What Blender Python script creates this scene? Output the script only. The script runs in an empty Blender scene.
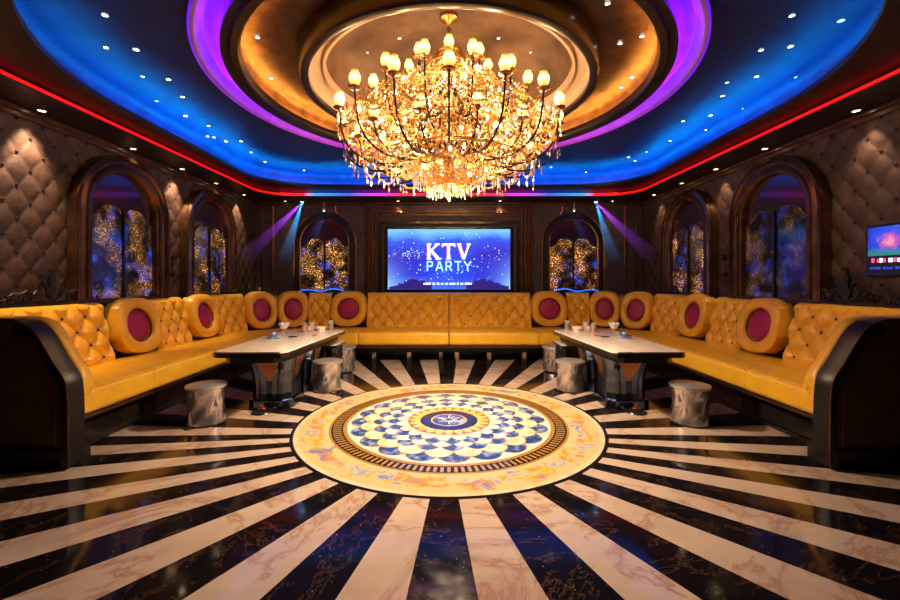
import bpy, math, random
import numpy as np
from mathutils import Vector
PI = math.pi
random.seed(7)
sc = bpy.context.scene
COL = sc.collection
sin, cos = math.sin, math.cos

# ------------------------------------------------------------------ materials
def mat(name, base=(.5, .5, .5), rough=.5, metal=0., emit=None, estr=0., coat=0., spec=.5, trans=0., ior=1.45, sheen=0.):
    m = bpy.data.materials.new(name); m.use_nodes = True
    b = m.node_tree.nodes['Principled BSDF']
    b.inputs['Base Color'].default_value = (*base, 1)
    b.inputs['Roughness'].default_value = rough
    b.inputs['Metallic'].default_value = metal
    b.inputs['Coat Weight'].default_value = coat
    b.inputs['Coat Roughness'].default_value = .12
    b.inputs['Specular IOR Level'].default_value = spec
    b.inputs['Transmission Weight'].default_value = trans
    b.inputs['IOR'].default_value = ior
    if emit:
        b.inputs['Emission Color'].default_value = (*emit, 1)
        b.inputs['Emission Strength'].default_value = estr
    return m

class NG:
    """tiny node graph helper"""
    def __init__(s, m): s.t = m.node_tree; s.b = s.t.nodes['Principled BSDF']
    def n(s, typ, **kw):
        x = s.t.nodes.new(typ)
        for k, v in kw.items():
            if k.startswith('i_'): x.inputs[k[2:].replace('_', ' ')].default_value = v
            else: setattr(x, k, v)
        return x
    def l(s, a, b): s.t.links.new(a, b)
    def math(s, op, a, b=None, c=None):
        x = s.t.nodes.new('ShaderNodeMath'); x.operation = op
        for i, v in enumerate((a, b, c)):
            if v is None: continue
            if isinstance(v, (int, float)): x.inputs[i].default_value = v
            else: s.l(v, x.inputs[i])
        return x.outputs[0]
    def ramp(s, f, stops, interp='LINEAR'):
        x = s.t.nodes.new('ShaderNodeValToRGB'); x.color_ramp.interpolation = interp
        e = x.color_ramp.elements
        while len(e) < len(stops): e.new(.5)
        for el, (p, c) in zip(e, stops): el.position = p; el.color = (*c, 1) if len(c) == 3 else c
        s.l(f, x.inputs[0]); return x.outputs[0]
    def mix(s, f, a, b):
        x = s.t.nodes.new('ShaderNodeMix'); x.data_type = 'RGBA'
        for i, v in ((0, f), (6, a), (7, b)):
            if isinstance(v, (int, float)): x.inputs[i].default_value = v
            elif isinstance(v, tuple): x.inputs[i].default_value = (*v, 1)
            else: s.l(v, x.inputs[i])
        return x.outputs[2]
    def coord(s): return s.n('ShaderNodeTexCoord').outputs['Object']
    def noise(s, vec, scale, detail=4, rough=.55, dist=0.):
        x = s.n('ShaderNodeTexNoise'); x.inputs['Scale'].default_value = scale
        x.inputs['Detail'].default_value = detail; x.inputs['Roughness'].default_value = rough
        x.inputs['Distortion'].default_value = dist; s.l(vec, x.inputs['Vector']); return x.outputs[0]
    def bump(s, h, strength=.3, dist=.01):
        x = s.n('ShaderNodeBump'); x.inputs['Strength'].default_value = strength
        x.inputs['Distance'].default_value = dist; s.l(h, x.inputs['Height']); s.l(x.outputs[0], s.b.inputs['Normal'])

def noisy(m, c1, c2, scale, bump=0., bscale=None, detail=5, lo=.35, hi=.65, rough=None):
    g = NG(m); co = g.coord(); f = g.noise(co, scale, detail)
    g.l(g.ramp(f, [(lo, c1), (hi, c2)]), g.b.inputs['Base Color'])
    if bump: g.bump(g.noise(co, bscale or scale * 3, 3), bump)
    if rough: g.l(g.ramp(f, [(0, (rough[0],) * 3), (1, (rough[1],) * 3)]), g.b.inputs['Roughness'])
    return m

leather = noisy(mat('gold_leather', rough=.36, coat=.25), (.86, .45, .024), (.94, .55, .04), 6, .12, 160)
leather_dark = noisy(mat('olive_leather', rough=.6), (.085, .055, .012), (.13, .085, .02), 5, .3, 120)
plum = noisy(mat('plum_velvet', rough=.5), (.34, .016, .095), (.46, .024, .145), 9, .1, 200)
wood_black = noisy(mat('black_lacquer', rough=.28, coat=.3), (.008, .007, .008), (.018, .014, .014), 8)
wood_brown = noisy(mat('brown_wood', rough=.33, coat=.3), (.045, .018, .009), (.10, .04, .016), 7)
frame_metal = noisy(mat('window_bronze', rough=.22, metal=.85), (.11, .062, .04), (.26, .14, .075), 5)
ebony = mat('ebony', (.008, .007, .009), .38)
carve = mat('carved_ebony', (.006, .005, .005), .5)
gold = noisy(mat('antique_gold', rough=.3, metal=1.), (.55, .30, .09), (.75, .45, .16), 12)
bronze = noisy(mat('dark_bronze', rough=.3, metal=1.), (.20, .11, .06), (.33, .19, .10), 9)
black_iron = mat('black_iron', (.03, .018, .012), .35, .8)
chrome = mat('hammered_chrome', (.74, .73, .80), .22, .95)
g = NG(chrome); co = g.coord()
v = g.n('ShaderNodeTexVoronoi', feature='F1'); v.inputs['Scale'].default_value = 5; g.l(co, v.inputs['Vector'])
g.bump(v.outputs['Distance'], .22, .008)
chrome_smooth = mat('polished_steel', (.66, .64, .64), .16, 1.)
flute_steel = mat('flute_steel', (.22, .24, .33), .2, 1.)
brushed = mat('brushed_steel', (.60, .56, .53), .38, .8)
steel_blue = mat('smoked_steel', (.09, .12, .21), .2, 1.)
copper = mat('copper_inlay', (.62, .27, .10), .28, 1.)
button = mat('button', (.09, .03, .006), .5)
glass = mat('clear_glass', (.95, .95, 1.), .04, spec=1.)
glass.node_tree.nodes['Principled BSDF'].inputs['Alpha'].default_value = .14
drink = mat('amber_drink', (.85, .25, .02), .08, trans=.5, coat=.5)
orange_fruit = mat('orange_garnish', (.85, .16, .02), .4)
blue_glass = mat('blue_glass', (.03, .22, .75), .08, coat=1.)
china = mat('white_china', (.8, .74, .62), .25)
napkin = mat('napkin', (.75, .72, .78), .7)
white_plastic = mat('white_enamel', (.8, .8, .85), .3)
screen_black = mat('tv_bezel', (.01, .01, .012), .25)
shade_mat = mat('lit_glass_shade', (.9, .7, .4), .3)
g = NG(shade_mat)
at = g.n('ShaderNodeAttribute', attribute_name='h')
g.l(g.ramp(at.outputs['Fac'], [(0, (1., .26, .03)), (.35, (1., .48, .10)), (.6, (1., .60, .20)), (1, (1., .36, .06))]), g.b.inputs['Emission Color'])
g.l(g.math('MULTIPLY', g.ramp(at.outputs['Fac'], [(0, (.12,) * 3), (.45, (1,) * 3), (.75, (.5,) * 3), (1, (.08,) * 3)]), 6.), g.b.inputs['Emission Strength'])
crystal = mat('crystal', (1., .56, .15), .14, metal=.35, spec=1., coat=1.)
crystal_pale = mat('pale_crystal', (.80, .74, .92), .05, metal=.5, spec=1., coat=1.)
ceil_dark = noisy(mat('dark_soffit', rough=.42), (.010, .007, .008), (.022, .015, .014), 5)

def glow(name, c, s): return mat(name, (.0, .0, .0), .6, emit=c, estr=s)
led_white = glow('led_white', (1, .96, .88), 9)
led_blue_star = glow('led_blue', (.15, .45, 1), 9)
led_pink_star = glow('led_pink', (1, .5, .6), 6)
led_warm = glow('led_warm', (1, .72, .38), 14)
red_led = glow('red_led', (1, .004, .004), 1.5)
blue_led = glow('blue_led', (.0, .30, 1), 120)
gold_led = glow('gold_led', (1, .40, .05), 130)
cream_led = glow('cream_led', (1, .60, .25), 12)
highlight_blue = glow('highlight_blue', (.02, .14, 1), 2.2)
glint_glow = glow('glint_glow', (1, .62, .24), 22)
flame = glow('flame', (1, .6, .2), 12)

# star panel
g = NG(blue_led); s_ = g.n('ShaderNodeSeparateXYZ'); g.l(g.coord(), s_.inputs[0])
g.l(g.math('MULTIPLY', g.ramp(g.math('DIVIDE', s_.outputs[1], 8.), [(.25, (.05,) * 3), (.42, (.35,) * 3), (.58, (1,) * 3)]), 125.), g.b.inputs['Emission Strength'])
panel_blue = mat('starry_blue_panel', rough=.5)
g = NG(panel_blue); co = g.coord()
g.l(g.ramp(g.noise(co, 3.5, 8, .7), [(.3, (.002, .016, .085)), (.7, (.005, .048, .20))]), g.b.inputs['Base Color'])
g.bump(g.noise(co, 60, 3), .25)
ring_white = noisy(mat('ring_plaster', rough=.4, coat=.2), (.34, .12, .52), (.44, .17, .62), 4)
gold_panel = noisy(mat('bronze_leaf_panel', rough=.42), (.05, .026, .016), (.17, .09, .05), 7, .4, 50, 8, .3, .7)
dome_mat = noisy(mat('dome_leaf', rough=.45), (.05, .03, .028), (.17, .10, .065), 3.2, .4, 45, 8, .3, .7)
cream_plaster = mat('cream_plaster', (.42, .30, .22), .5)

# varying LED (colour changes along the ring / along the back)
def led_ring_mat():
    m = glow('purple_led', (1, 0, 1), 62); g = NG(m); s = g.n('ShaderNodeSeparateXYZ'); g.l(g.coord(), s.inputs[0])
    g.l(g.ramp(g.math('MULTIPLY_ADD', s.outputs[1], .22, .5), [(.0, (.10, .01, 1)), (.45, (.26, .01, 1)), (.62, (.45, .01, 1)), (.85, (.8, .01, .75)), (1, (.8, .02, .7))]), g.b.inputs['Emission Color'])
    return m
purple_led = led_ring_mat()
edge_highlight = led_ring_mat(); edge_highlight.node_tree.nodes['Principled BSDF'].inputs['Emission Strength'].default_value = .9
def led_back_mat():
    m = glow('rainbow_led', (1, 0, 1), 1.7); g = NG(m); s = g.n('ShaderNodeSeparateXYZ'); g.l(g.coord(), s.inputs[0])
    a = g.math('ABSOLUTE', s.outputs[0])
    g.l(g.ramp(g.math('DIVIDE', a, 3.4), [(.10, (1, .01, .03)), (.26, (1, .02, .10)), (.40, (.7, .03, .9)), (.55, (.03, .09, 1)), (.74, (.03, .3, 1)), (.80, (1, .01, .02))]), g.b.inputs['Emission Color'])
    return m
rainbow_led = led_back_mat()

# quilted wall leather
def wall_mat(name, c1, c2):
    m = mat(name, rough=.5); g = NG(m); co = g.coord()
    f = g.noise(co, 5, 10, .75)
    cr = g.n('ShaderNodeTexVoronoi', feature='DISTANCE_TO_EDGE'); cr.inputs['Scale'].default_value = 7; g.l(g.n('ShaderNodeMapping').outputs[0] if False else co, cr.inputs['Vector'])
    base = g.ramp(f, [(.3, c1), (.7, c2)])
    g.l(g.mix(g.ramp(cr.outputs['Distance'], [(0, (.3,) * 3), (.04, (0,) * 3)]), base, tuple(v * .4 for v in c1)), g.b.inputs['Base Color'])
    g.l(g.ramp(g.noise(co, 14, 8, .8), [(.3, (.35,) * 3), (.7, (.7,) * 3)]), g.b.inputs['Roughness'])
    g.bump(g.noise(co, 26, 10, .8), .5, .012); return m
wall_leather = wall_mat('wall_leather', (.012, .007, .006), (.10, .058, .046))
wall_fabric = wall_mat('wall_fabric', (.028, .020, .028), (.095, .066, .08))

# glittering window panes
def glitter(name, seed, gold_c, amt, blue):
    m = mat(name, (.012, .010, .016), .12, coat=.6); g = NG(m); co = g.coord()
    mp = g.n('ShaderNodeMapping'); mp.inputs['Location'].default_value = (seed, seed * .7, seed * 1.3); g.l(co, mp.inputs[0]); co = mp.outputs[0]
    big = g.ramp(g.noise(co, 3.2, 2, .5), [(.46, (0,) * 3), (.72, (1,) * 3)])
    mid = g.ramp(g.noise(co, 9, 6, .75), [(.40, (0,) * 3), (.70, (1,) * 3)])
    fine = g.n('ShaderNodeTexVoronoi'); fine.inputs['Scale'].default_value = 62; g.l(co, fine.inputs['Vector'])
    dots = g.ramp(fine.outputs['Distance'], [(.12, (1,) * 3), (.36, (.0,) * 3)])
    rnd = g.n('ShaderNodeSeparateColor'); g.l(fine.outputs['Color'], rnd.inputs[0])
    dots = g.math('MULTIPLY', dots, g.math('POWER', rnd.outputs[0], 3.))
    amtn = g.math('ADD', g.math('MULTIPLY', g.math('MULTIPLY', big, g.math('ADD', mid, .35)), 1.9), g.math('MULTIPLY', mid, .16))
    e = g.math('MULTIPLY', amtn, g.math('ADD', g.math('MULTIPLY', dots, 10.0), .09))
    nb = g.noise(co, 4.5, 3, .6, .5); bl = g.ramp(nb, [(.57 - blue * .08, (0,) * 3), (.74 - blue * .08, (1,) * 3)])
    bl = g.math('MULTIPLY', bl, g.math('ADD', g.math('MULTIPLY', dots, 2.5), g.math('ADD', g.math('MULTIPLY', mid, .5), .10)))
    def sc(c, f):
        x = g.n('ShaderNodeVectorMath', operation='SCALE'); x.inputs[0].default_value = c; g.l(f, x.inputs['Scale']); return x.outputs[0]
    ad = g.n('ShaderNodeVectorMath', operation='ADD'); g.l(sc(gold_c, e), ad.inputs[0]); g.l(sc((.01, .10, 1.), bl), ad.inputs[1])
    g.l(ad.outputs[0], g.b.inputs['Emission Color']); g.b.inputs['Emission Strength'].default_value = amt; return m
tymp_mat = mat('dark_tympanum_glass', (.030, .016, .040), .10, coat=1.)

# floor
floor_mat = mat('striped_marble', rough=.07, spec=.6)
g = NG(floor_mat); co = g.coord(); s = g.n('ShaderNodeSeparateXYZ'); g.l(co, s.inputs[0])
X = g.math('ADD', s.outputs[0], .03); Y = g.math('SUBTRACT', s.outputs[1], 3.83)
Y = g.math('MULTIPLY', Y, g.math('ADD', .9, g.math('MULTIPLY', g.math('LESS_THAN', Y, 0.), .58)))
ang = g.math('MULTIPLY', g.math('ARCTAN2', X, Y), 30 / (2 * PI))
fr = g.math('FRACT', g.math('ADD', ang, 100.0))
stripe = g.math('GREATER_THAN', g.math('ABSOLUTE', g.math('SUBTRACT', fr, .5)), .245)
vein = g.noise(co, 1.0, 12, .66, .9)
v1 = g.ramp(g.math('ABSOLUTE', g.math('SUBTRACT', vein, .5)), [(0, (.34, .16, .10)), (.006, (.38, .26, .20)), (.03, (.49, .39, .32))])
white = g.mix(g.ramp(g.noise(co, 3, 6, .6), [(.4, (0,) * 3), (.75, (.55,) * 3)]), v1, (.33, .23, .20))
sp = g.n('ShaderNodeTexVoronoi'); sp.inputs['Scale'].default_value = 26; g.l(co, sp.inputs['Vector'])
spc = g.n('ShaderNodeSeparateColor'); g.l(sp.outputs['Color'], spc.inputs[0])
speck = g.math('MULTIPLY', g.math('LESS_THAN', sp.outputs['Distance'], .10), g.math('GREATER_THAN', spc.outputs[0], .72))
bv = g.ramp(g.math('ABSOLUTE', g.math('SUBTRACT', g.noise(co, 1.1, 10, .7, 2.5), .5)), [(0, (.10, .045, .02)), (.008, (.006, .005, .007))])
black = g.mix(speck, bv, (.22, .15, .12))
g.l(g.mix(stripe, white, black), g.b.inputs['Base Color'])
g.l(g.ramp(g.noise(co, 8, 5), [(.3, (.045,) * 3), (.7, (.13,) * 3)]), g.b.inputs['Roughness'])

# medallion stones
def stone(name, c1, c2, scale=14, lo=.4, hi=.6): return noisy(mat(name, rough=.12), c1, c2, scale, 0, None, 8, lo, hi)
st_cream = stone('cream_stone', (.52, .42, .26), (.64, .54, .36), 9)
st_white = stone('white_stone', (.50, .45, .39), (.70, .64, .57), 7)
st_tan = stone('tan_stone', (.50, .40, .28), (.70, .60, .44), 8)
st_blue = stone('blue_stone', (.018, .05, .20), (.30, .38, .55), 11, .48, .68)
st_navy = stone('navy_stone', (.006, .010, .035), (.02, .03, .09), 20)
st_orange = stone('orange_stone', (.70, .33, .07), (.78, .45, .14), 14)
st_rust = stone('rust_stone', (.25, .07, .03), (.38, .12, .05), 14)
st_gold = mat('brass_line', (.66, .36, .08), .25, .6)
st_black = mat('black_stone', (.008, .007, .008), .1)
st_floral = mat('floral_stone', rough=.14)
g = NG(st_floral); co = g.coord()
n1 = g.noise(co, 5.5, 8, .7, .6); n2 = g.noise(co, 3.2, 6, .7, 1.)
rr = g.n('ShaderNodeVectorMath', operation='LENGTH'); g.l(co, rr.inputs[0])
mask = g.ramp(g.math('SUBTRACT', n1, g.math('MULTIPLY', g.math('ABSOLUTE', g.math('SUBTRACT', rr.outputs['Value'], 1.275)), 1.6)), [(.36, (0,) * 3), (.42, (1,) * 3)])
fc = g.ramp(n2, [(.40, (.16, .20, .34)), (.47, (.42, .40, .42)), (.5, (.75, .38, .05)), (.56, (.62, .20, .03)), (.62, (.18, .19, .33))])
g.l(g.mix(mask, (.54, .41, .21), fc), g.b.inputs['Base Color'])
table_marble = mat('white_table_marble', rough=.12, coat=.3)
g = NG(table_marble); co = g.coord()
g.l(g.ramp(g.noise(co, 3, 8, .7, 1.5), [(.35, (.80, .73, .64)), (.6, (.92, .88, .82))]), g.b.inputs['Base Color'])

# ------------------------------------------------------------------ mesh helpers
class MB:
    def __init__(s): s.v = []; s.f = []; s.m = []; s.h = None
    def add(s, vs, fs, mi=0):
        o = len(s.v); s.v += [tuple(map(float, p)) for p in vs]
        s.f += [tuple(i + o for i in f) for f in fs]; s.m += [mi] * len(fs); return s
    def box(s, x0, x1, y0, y1, z0, z1, mi=0, bev=0.):
        if bev:
            b = min(bev, (x1 - x0) / 2.01, (y1 - y0) / 2.01, (z1 - z0) / 2.01)
            vs = []; idx = {}
            for ix, x in enumerate((x0, x1)):
                for iy, y in enumerate((y0, y1)):
                    for iz, z in enumerate((z0, z1)):
                        sx, sy, sz = (1, -1)[ix], (1, -1)[iy], (1, -1)[iz]
                        idx[ix, iy, iz] = len(vs)
                        vs += [(x, y + sy * b, z + sz * b), (x + sx * b, y, z + sz * b), (x + sx * b, y + sy * b, z)]
            fs = []
            for a in (0, 1):
                fs.append([idx[a, 0, 0], idx[a, 1, 0], idx[a, 1, 1], idx[a, 0, 1]])
                fs.append([idx[0, a, 0] + 1, idx[1, a, 0] + 1, idx[1, a, 1] + 1, idx[0, a, 1] + 1])
                fs.append([idx[0, 0, a] + 2, idx[1, 0, a] + 2, idx[1, 1, a] + 2, idx[0, 1, a] + 2])
                for c in (0, 1):
                    fs.append([idx[a, c, 0], idx[a, c, 1], idx[a, c, 1] + 1, idx[a, c, 0] + 1])
                    fs.append([idx[a, 0, c], idx[a, 1, c], idx[a, 1, c] + 2, idx[a, 0, c] + 2])
                    fs.append([idx[0, a, c] + 1, idx[1, a, c] + 1, idx[1, a, c] + 2, idx[0, a, c] + 2])
            for k in idx.values(): fs.append([k, k + 1, k + 2])
            return s.add(vs, fs, mi)
        vs = [(x, y, z) for x in (x0, x1) for y in (y0, y1) for z in (z0, z1)]
        return s.add(vs, [(0, 1, 3, 2), (4, 6, 7, 5), (0, 4, 5, 1), (2, 3, 7, 6), (0, 2, 6, 4), (1, 5, 7, 3)], mi)
    def lathe(s, prof, n=24, c=(0, 0, 0), mi=0, sx=1., sy=1.):
        vs = []; fs = []; k = len(prof)
        for i in range(n):
            a = 2 * PI * i / n
            for r, z in prof: vs.append((c[0] + r * cos(a) * sx, c[1] + r * sin(a) * sy, c[2] + z))
        for i in range(n):
            j = (i + 1) % n
            for q in range(k - 1): fs.append((i * k + q, j * k + q, j * k + q + 1, i * k + q + 1))
        return s.add(vs, fs, mi)
    def tube(s, pts, r, n=6, mi=0, closed=False, cap=True):
        pts = [Vector(p) for p in pts]; N = len(pts)
        rs = r if isinstance(r, (list, tuple)) else [r] * N
        vs = []; fs = []; up = None
        for i, p in enumerate(pts):
            if closed: d = pts[(i + 1) % N] - pts[i - 1]
            else: d = pts[min(i + 1, N - 1)] - pts[max(i - 1, 0)]
            d = d.normalized() if d.length > 1e-9 else Vector((0, 0, 1))
            if up is None: up = Vector((0, 0, 1)) if abs(d.z) < .9 else Vector((1, 0, 0))
            a = d.cross(up); a = a.normalized() if a.length > 1e-6 else Vector((1, 0, 0)); b = a.cross(d).normalized(); up = b
            for k in range(n):
                t = 2 * PI * k / n; vs.append(p + (a * cos(t) + b * sin(t)) * rs[i])
        for i in range(N if closed else N - 1):
            j = (i + 1) % N
            for k in range(n): fs.append((i * n + k, i * n + (k + 1) % n, j * n + (k + 1) % n, j * n + k))
        if cap and not closed: fs += [tuple(range(n)), tuple((N - 1) * n + k for k in range(n))]
        return s.add(vs, fs, mi)
    def grid(s, fn, nu, nv, mi=0, wrapu=False, wrapv=False):
        vs = [fn(i / nu, j / nv) for i in range(nu + (0 if wrapu else 1)) for j in range(nv + (0 if wrapv else 1))]
        k = nv + (0 if wrapv else 1); NU = nu + (0 if wrapu else 1); fs = []
        for i in range(nu):
            for j in range(nv):
                a, b = i, (i + 1) % NU; c, d = j, (j + 1) % k
                fs.append((a * k + c, b * k + c, b * k + d, a * k + d))
        return s.add(vs, fs, mi)
    def prism(s, poly, f, d0, d1, mi=0):
        """poly in 2D, f(u,v,d)->xyz"""
        n = len(poly); vs = [f(u, v, d0) for u, v in poly] + [f(u, v, d1) for u, v in poly]
        fs = [tuple(range(n)), tuple(range(n, 2 * n))] + [(i, (i + 1) % n, n + (i + 1) % n, n + i) for i in range(n)]
        return s.add(vs, fs, mi)
    def ball(s, c, r, n=8, mi=0, sz=1.):
        k = n // 2
        return s.lathe([(r * sin(PI * i / k), -r * sz * cos(PI * i / k)) for i in range(k + 1)], n, c, mi)
    def octa(s, c, r, h, mi=0):
        x, y, z = c
        return s.add([(x + r, y, z), (x, y + r, z), (x - r, y, z), (x, y - r, z), (x, y, z + h), (x, y, z - h)],
                     [(0, 1, 4), (1, 2, 4), (2, 3, 4), (3, 0, 4), (1, 0, 5), (2, 1, 5), (3, 2, 5), (0, 3, 5)], mi)
    def build(s, name, mats, parent=None, smooth=True, h=None, loc=None, ang=40):
        me = bpy.data.meshes.new(name); me.from_pydata(s.v, [], s.f)
        for m in (mats if isinstance(mats, (list, tuple)) else [mats]): me.materials.append(m)
        me.polygons.foreach_set('material_index', s.m)
        if smooth:
            me.polygons.foreach_set('use_smooth', [True] * len(s.f))
            try: me.set_sharp_from_angle(angle=math.radians(ang))
            except Exception: pass
        if h is not None:
            a = me.attributes.new('h', 'FLOAT', 'POINT'); a.data.foreach_set('value', h)
        me.update(); o = bpy.data.objects.new(name, me); COL.objects.link(o)
        if parent: o.parent = parent
        if loc: o.location = loc
        return o

def tag(o, label, cat, group=None, kind=None):
    o['label'] = label; o['category'] = cat
    if group: o['group'] = group
    if kind: o['kind'] = kind
    return o
def thing(name, label, cat, loc=(0, 0, 0), group=None, rz=0, sx=1):
    o = bpy.data.objects.new(name, None); COL.objects.link(o); o.location = loc; o.rotation_euler = (0, 0, rz)
    o.empty_display_size = .1
    if sx != 1: o.scale = (sx, 1, 1)
    return tag(o, label, cat, group)
def struct(o): o['kind'] = 'structure'; return o
def kids(o): return [c for c in bpy.data.objects if c.parent == o]
def dup(root, label=None, loc=None, group=None, rz=None, sx=None):
    def rec(o, par):
        c = o.copy(); COL.objects.link(c); c.parent = par
        for ch in kids(o): rec(ch, c)
        return c
    r = rec(root, None)
    if label: r['label'] = label
    if loc is not None: r.location = loc
    if rz is not None: r.rotation_euler = (0, 0, rz)
    if sx is not None: r.scale = (sx, 1, 1)
    if group: r['group'] = group
    return r

CX, CY = 0., 4.2            # centre of the ceiling rings
WX, BY, FY = 3.85, 8.3, -1.3
SOF = 2.95

# ------------------------------------------------------------------ walls, floor
fl = MB().box(-WX - .1, WX + .1, FY - .1, BY + .1, -.1, 0).build('floor', floor_mat, smooth=False); struct(fl)
def tuft(u, v, W, H, p=.42):
    a = u / W + v / H; b = u / W - v / H
    return (abs(sin(PI * a) * sin(PI * b))) ** p
for side, sx in (('left', -1), ('right', 1)):
    m = MB(); W, H = .24, .30
    def fn(a, b):
        y = FY + (BY - FY) * a; z = 0 + SOF * b
        return (sx * (WX + .018 * (1 - tuft(y, z, W, H, .45))), y, z)
    m.grid(fn, 560, 176)
    m.box(*sorted((sx * (WX + .06), sx * (WX + .12))), FY, BY, 0, 3.3)
    k = 0
    for i in range(int((BY - FY) / W * 2) + 1):
        for j in range(int(SOF / H * 2) + 1):
            if (i + j) % 2 == 0 and j * H / 2 > 1.1:
                y, z = i * W / 2 + math.floor(FY / W) * W, j * H / 2
                if FY < y < BY: m.lathe([(0, .012), (.012, .010), (.017, 0)], 8, (0, 0, 0), 1); n = 24
                else: continue
                for q in range(len(m.v) - n, len(m.v)):
                    px, py, pz = m.v[q]; m.v[q] = (sx * (WX + .015 - pz), y + px, z + py)
    struct(m.build('wall_' + side, [wall_leather, wood_black]))
m = MB()
def fnb(a, b):
    x = -WX + 2 * WX * a; z = SOF * b
    return (x, BY + .006 * (1 - tuft(x, z, .10, .12, .5)), z)
m.grid(fnb, 500, 190); m.box(-WX - .1, WX + .1, BY + .03, BY + .1, 0, 3.3)
struct(m.build('wall_back', wall_fabric))
struct(MB().box(-WX - .1, WX + .1, FY - .1, FY, 0, 3.3).build('wall_front', wall_fabric, smooth=False))

# medallion laid in the floor (part of the floor)
med = bpy.data.objects.new('medallion', None); COL.objects.link(med); med.parent = fl; med.location = (0, 4.14, 0)
def ringm(r0, r1, z, n=128): return MB().lathe([(r0, 0), (r0, z), (r1, z), (r1, 0)], n)
def msub(name, m, mats): return m.build(name, mats, med, smooth=False)
msub('border_line', ringm(1.455, 1.485, .0015), st_black)
m = ringm(1.415, 1.455, .002); msub('border_line', m, st_cream)
msub('floral_band', ringm(1.13, 1.415, .002), st_floral)
m = ringm(1.02, 1.13, .002)
for i in range(132):
    a = 2 * PI * i / 132; c, s_ = cos(a), sin(a)
    def f(u, v, d): return (u * c - v * s_, u * s_ + v * c, d)
    m.prism([(1.035, -.012), (1.108, -.013), (1.118, 0), (1.108, .013), (1.035, .012)], f, .002, .0032, 1)
msub('bead_band', m, [st_black, st_gold])
m = ringm(.985, 1.022, .003); m.lathe([(1.128, 0), (1.128, .0034), (1.15, .0034), (1.15, 0)], 128); msub('brass_ring', m, st_gold)
m = ringm(.0, .985, .002)
def petal(m, r0, r1, w, a, z, mi, kind='scale', grout=True):
    pts = []
    for k in range(17):
        t = k / 16 * PI
        u = r0 + (r1 - r0) * (.45 + .55 * sin(t)); v = w * cos(t)
        pts.append((u, v))
    pts += [(r0 + (r1 - r0) * .2, -w * .8), (r0, -w * .28), (r0, w * .28), (r0 + (r1 - r0) * .2, w * .8)]
    if kind == 'leaf':
        pts = [(r0, 0)] + [(r0 + (r1 - r0) * q, w * sin(PI * q ** .8)) for q in (.12, .25, .4, .55, .7, .85, .95)] + [(r1, 0)] + [(r0 + (r1 - r0) * q, -w * sin(PI * q ** .8)) for q in (.95, .85, .7, .55, .4, .25, .12)]
    c, s_ = cos(a), sin(a)
    def f(u, v, d): return (u * c - v * s_, u * s_ + v * c, d)
    if grout:
        uc = sum(p[0] for p in pts) / len(pts)
        m.prism([(uc + (u - uc) * 1.07, v * 1.09) for u, v in pts], f, .002, z - .0004, 6)
    m.prism(pts, f, .002, z, mi)
rows = [(.955, .70, 20, 1, 0., 'scale'), (.86, .64, 20, 2, .5, 'scale'), (.74, .50, 20, 1, 0., 'scale'), (.665, .48, 20, 0, .5, 'scale'), (.60, .40, 20, 1, 0., 'scale'), (.52, .34, 20, 0, .5, 'scale'), (.455, .30, 20, 2, 0., 'scale')]
for q, (ro, ri, n, mi, off, kd) in enumerate(rows):
    for i in range(n):
        a = 2 * PI * (i + off) / n + .05
        w = 2 * PI * (ro + ri) / 2 / n * .5
        petal(m, ri, ro, w, a, .0028 + .0007 * q, mi)
m.lathe([(0, .0076), (.405, .0076), (.405, .002)], 64, mi=5)
for i in range(24):
    a = 2 * PI * i / 24
    petal(m, .25, .395, .038, a, .0086, 3, grout=False)
m.lathe([(.0, .0090), (.285, .0090), (.285, .002)], 64, mi=4)
m.lathe([(.165, .0092), (.165, .0096), (.178, .0096), (.178, .0092)], 64, mi=3)
m.lathe([(0, .0094), (.163, .0094)], 64, mi=1)
for i in range(12): petal(m, .03, .13 if i % 2 else .08, .008, 2 * PI * i / 12, .0104, 2, 'leaf', False)
msub('mosaic_rosette', m, [st_white, st_blue, st_tan, st_orange, st_navy, st_rust, st_gold])

# ------------------------------------------------------------------ ceiling
N = 320
def cast(inside):
    out = []
    for i in range(N):
        a = 2 * PI * i / N; lo, hi = .5, 12.
        for _ in range(40):
            mid = (lo + hi) / 2
            if inside(CX + mid * sin(a), CY + mid * cos(a)): lo = mid
            else: hi = mid
        out.append((CX + lo * sin(a), CY + lo * cos(a)))
    return out
def rrect(x0, x1, y0, y1, rxn, ryn, rxf, ryf):
    def f(x, y):
        if not (x0 < x < x1 and y0 < y < y1): return False
        hx = min(x - x0, x1 - x)
        if y - y0 < ryn and hx < rxn: return ((rxn - hx) / rxn) ** 2 + ((ryn - (y - y0)) / ryn) ** 2 < 1
        if y1 - y < ryf and hx < rxf: return ((rxf - hx) / rxf) ** 2 + ((ryf - (y1 - y)) / ryf) ** 2 < 1
        return True
    return f
def loop_rr(X, y0, y1, rn, rf, grow=0.):
    return cast(rrect(-X - grow, X + grow, y0 - grow, y1 + grow, rn[0] + grow, rn[1] + grow, rf[0] + grow, rf[1] + grow))
room = cast(rrect(-WX - .03, WX + .03, FY - .05, BY + .03, .001, .001, .001, .001))
ST = (3.40, -.7, 7.75, (.8, .8), (.55, .55)); LP = (3.28, 1.6, 7.55, (2.6, 2.6), (1.15, .95))
def bridge(m, loops, mi=0, wrap=True):
    vs = [(x, y, z) for lp, z in loops for (x, y) in lp]; fs = []
    for q in range(len(loops) - 1):
        for i in range(N):
            j = (i + 1) % N; fs.append((q * N + i, q * N + j, (q + 1) * N + j, (q + 1) * N + i))
    m.add(vs, fs, mi)
s0 = loop_rr(*ST); s1 = loop_rr(*ST, grow=.07)
l0 = loop_rr(*LP); l1 = loop_rr(*LP, grow=.16); l2 = loop_rr(*LP, grow=-.012)
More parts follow.
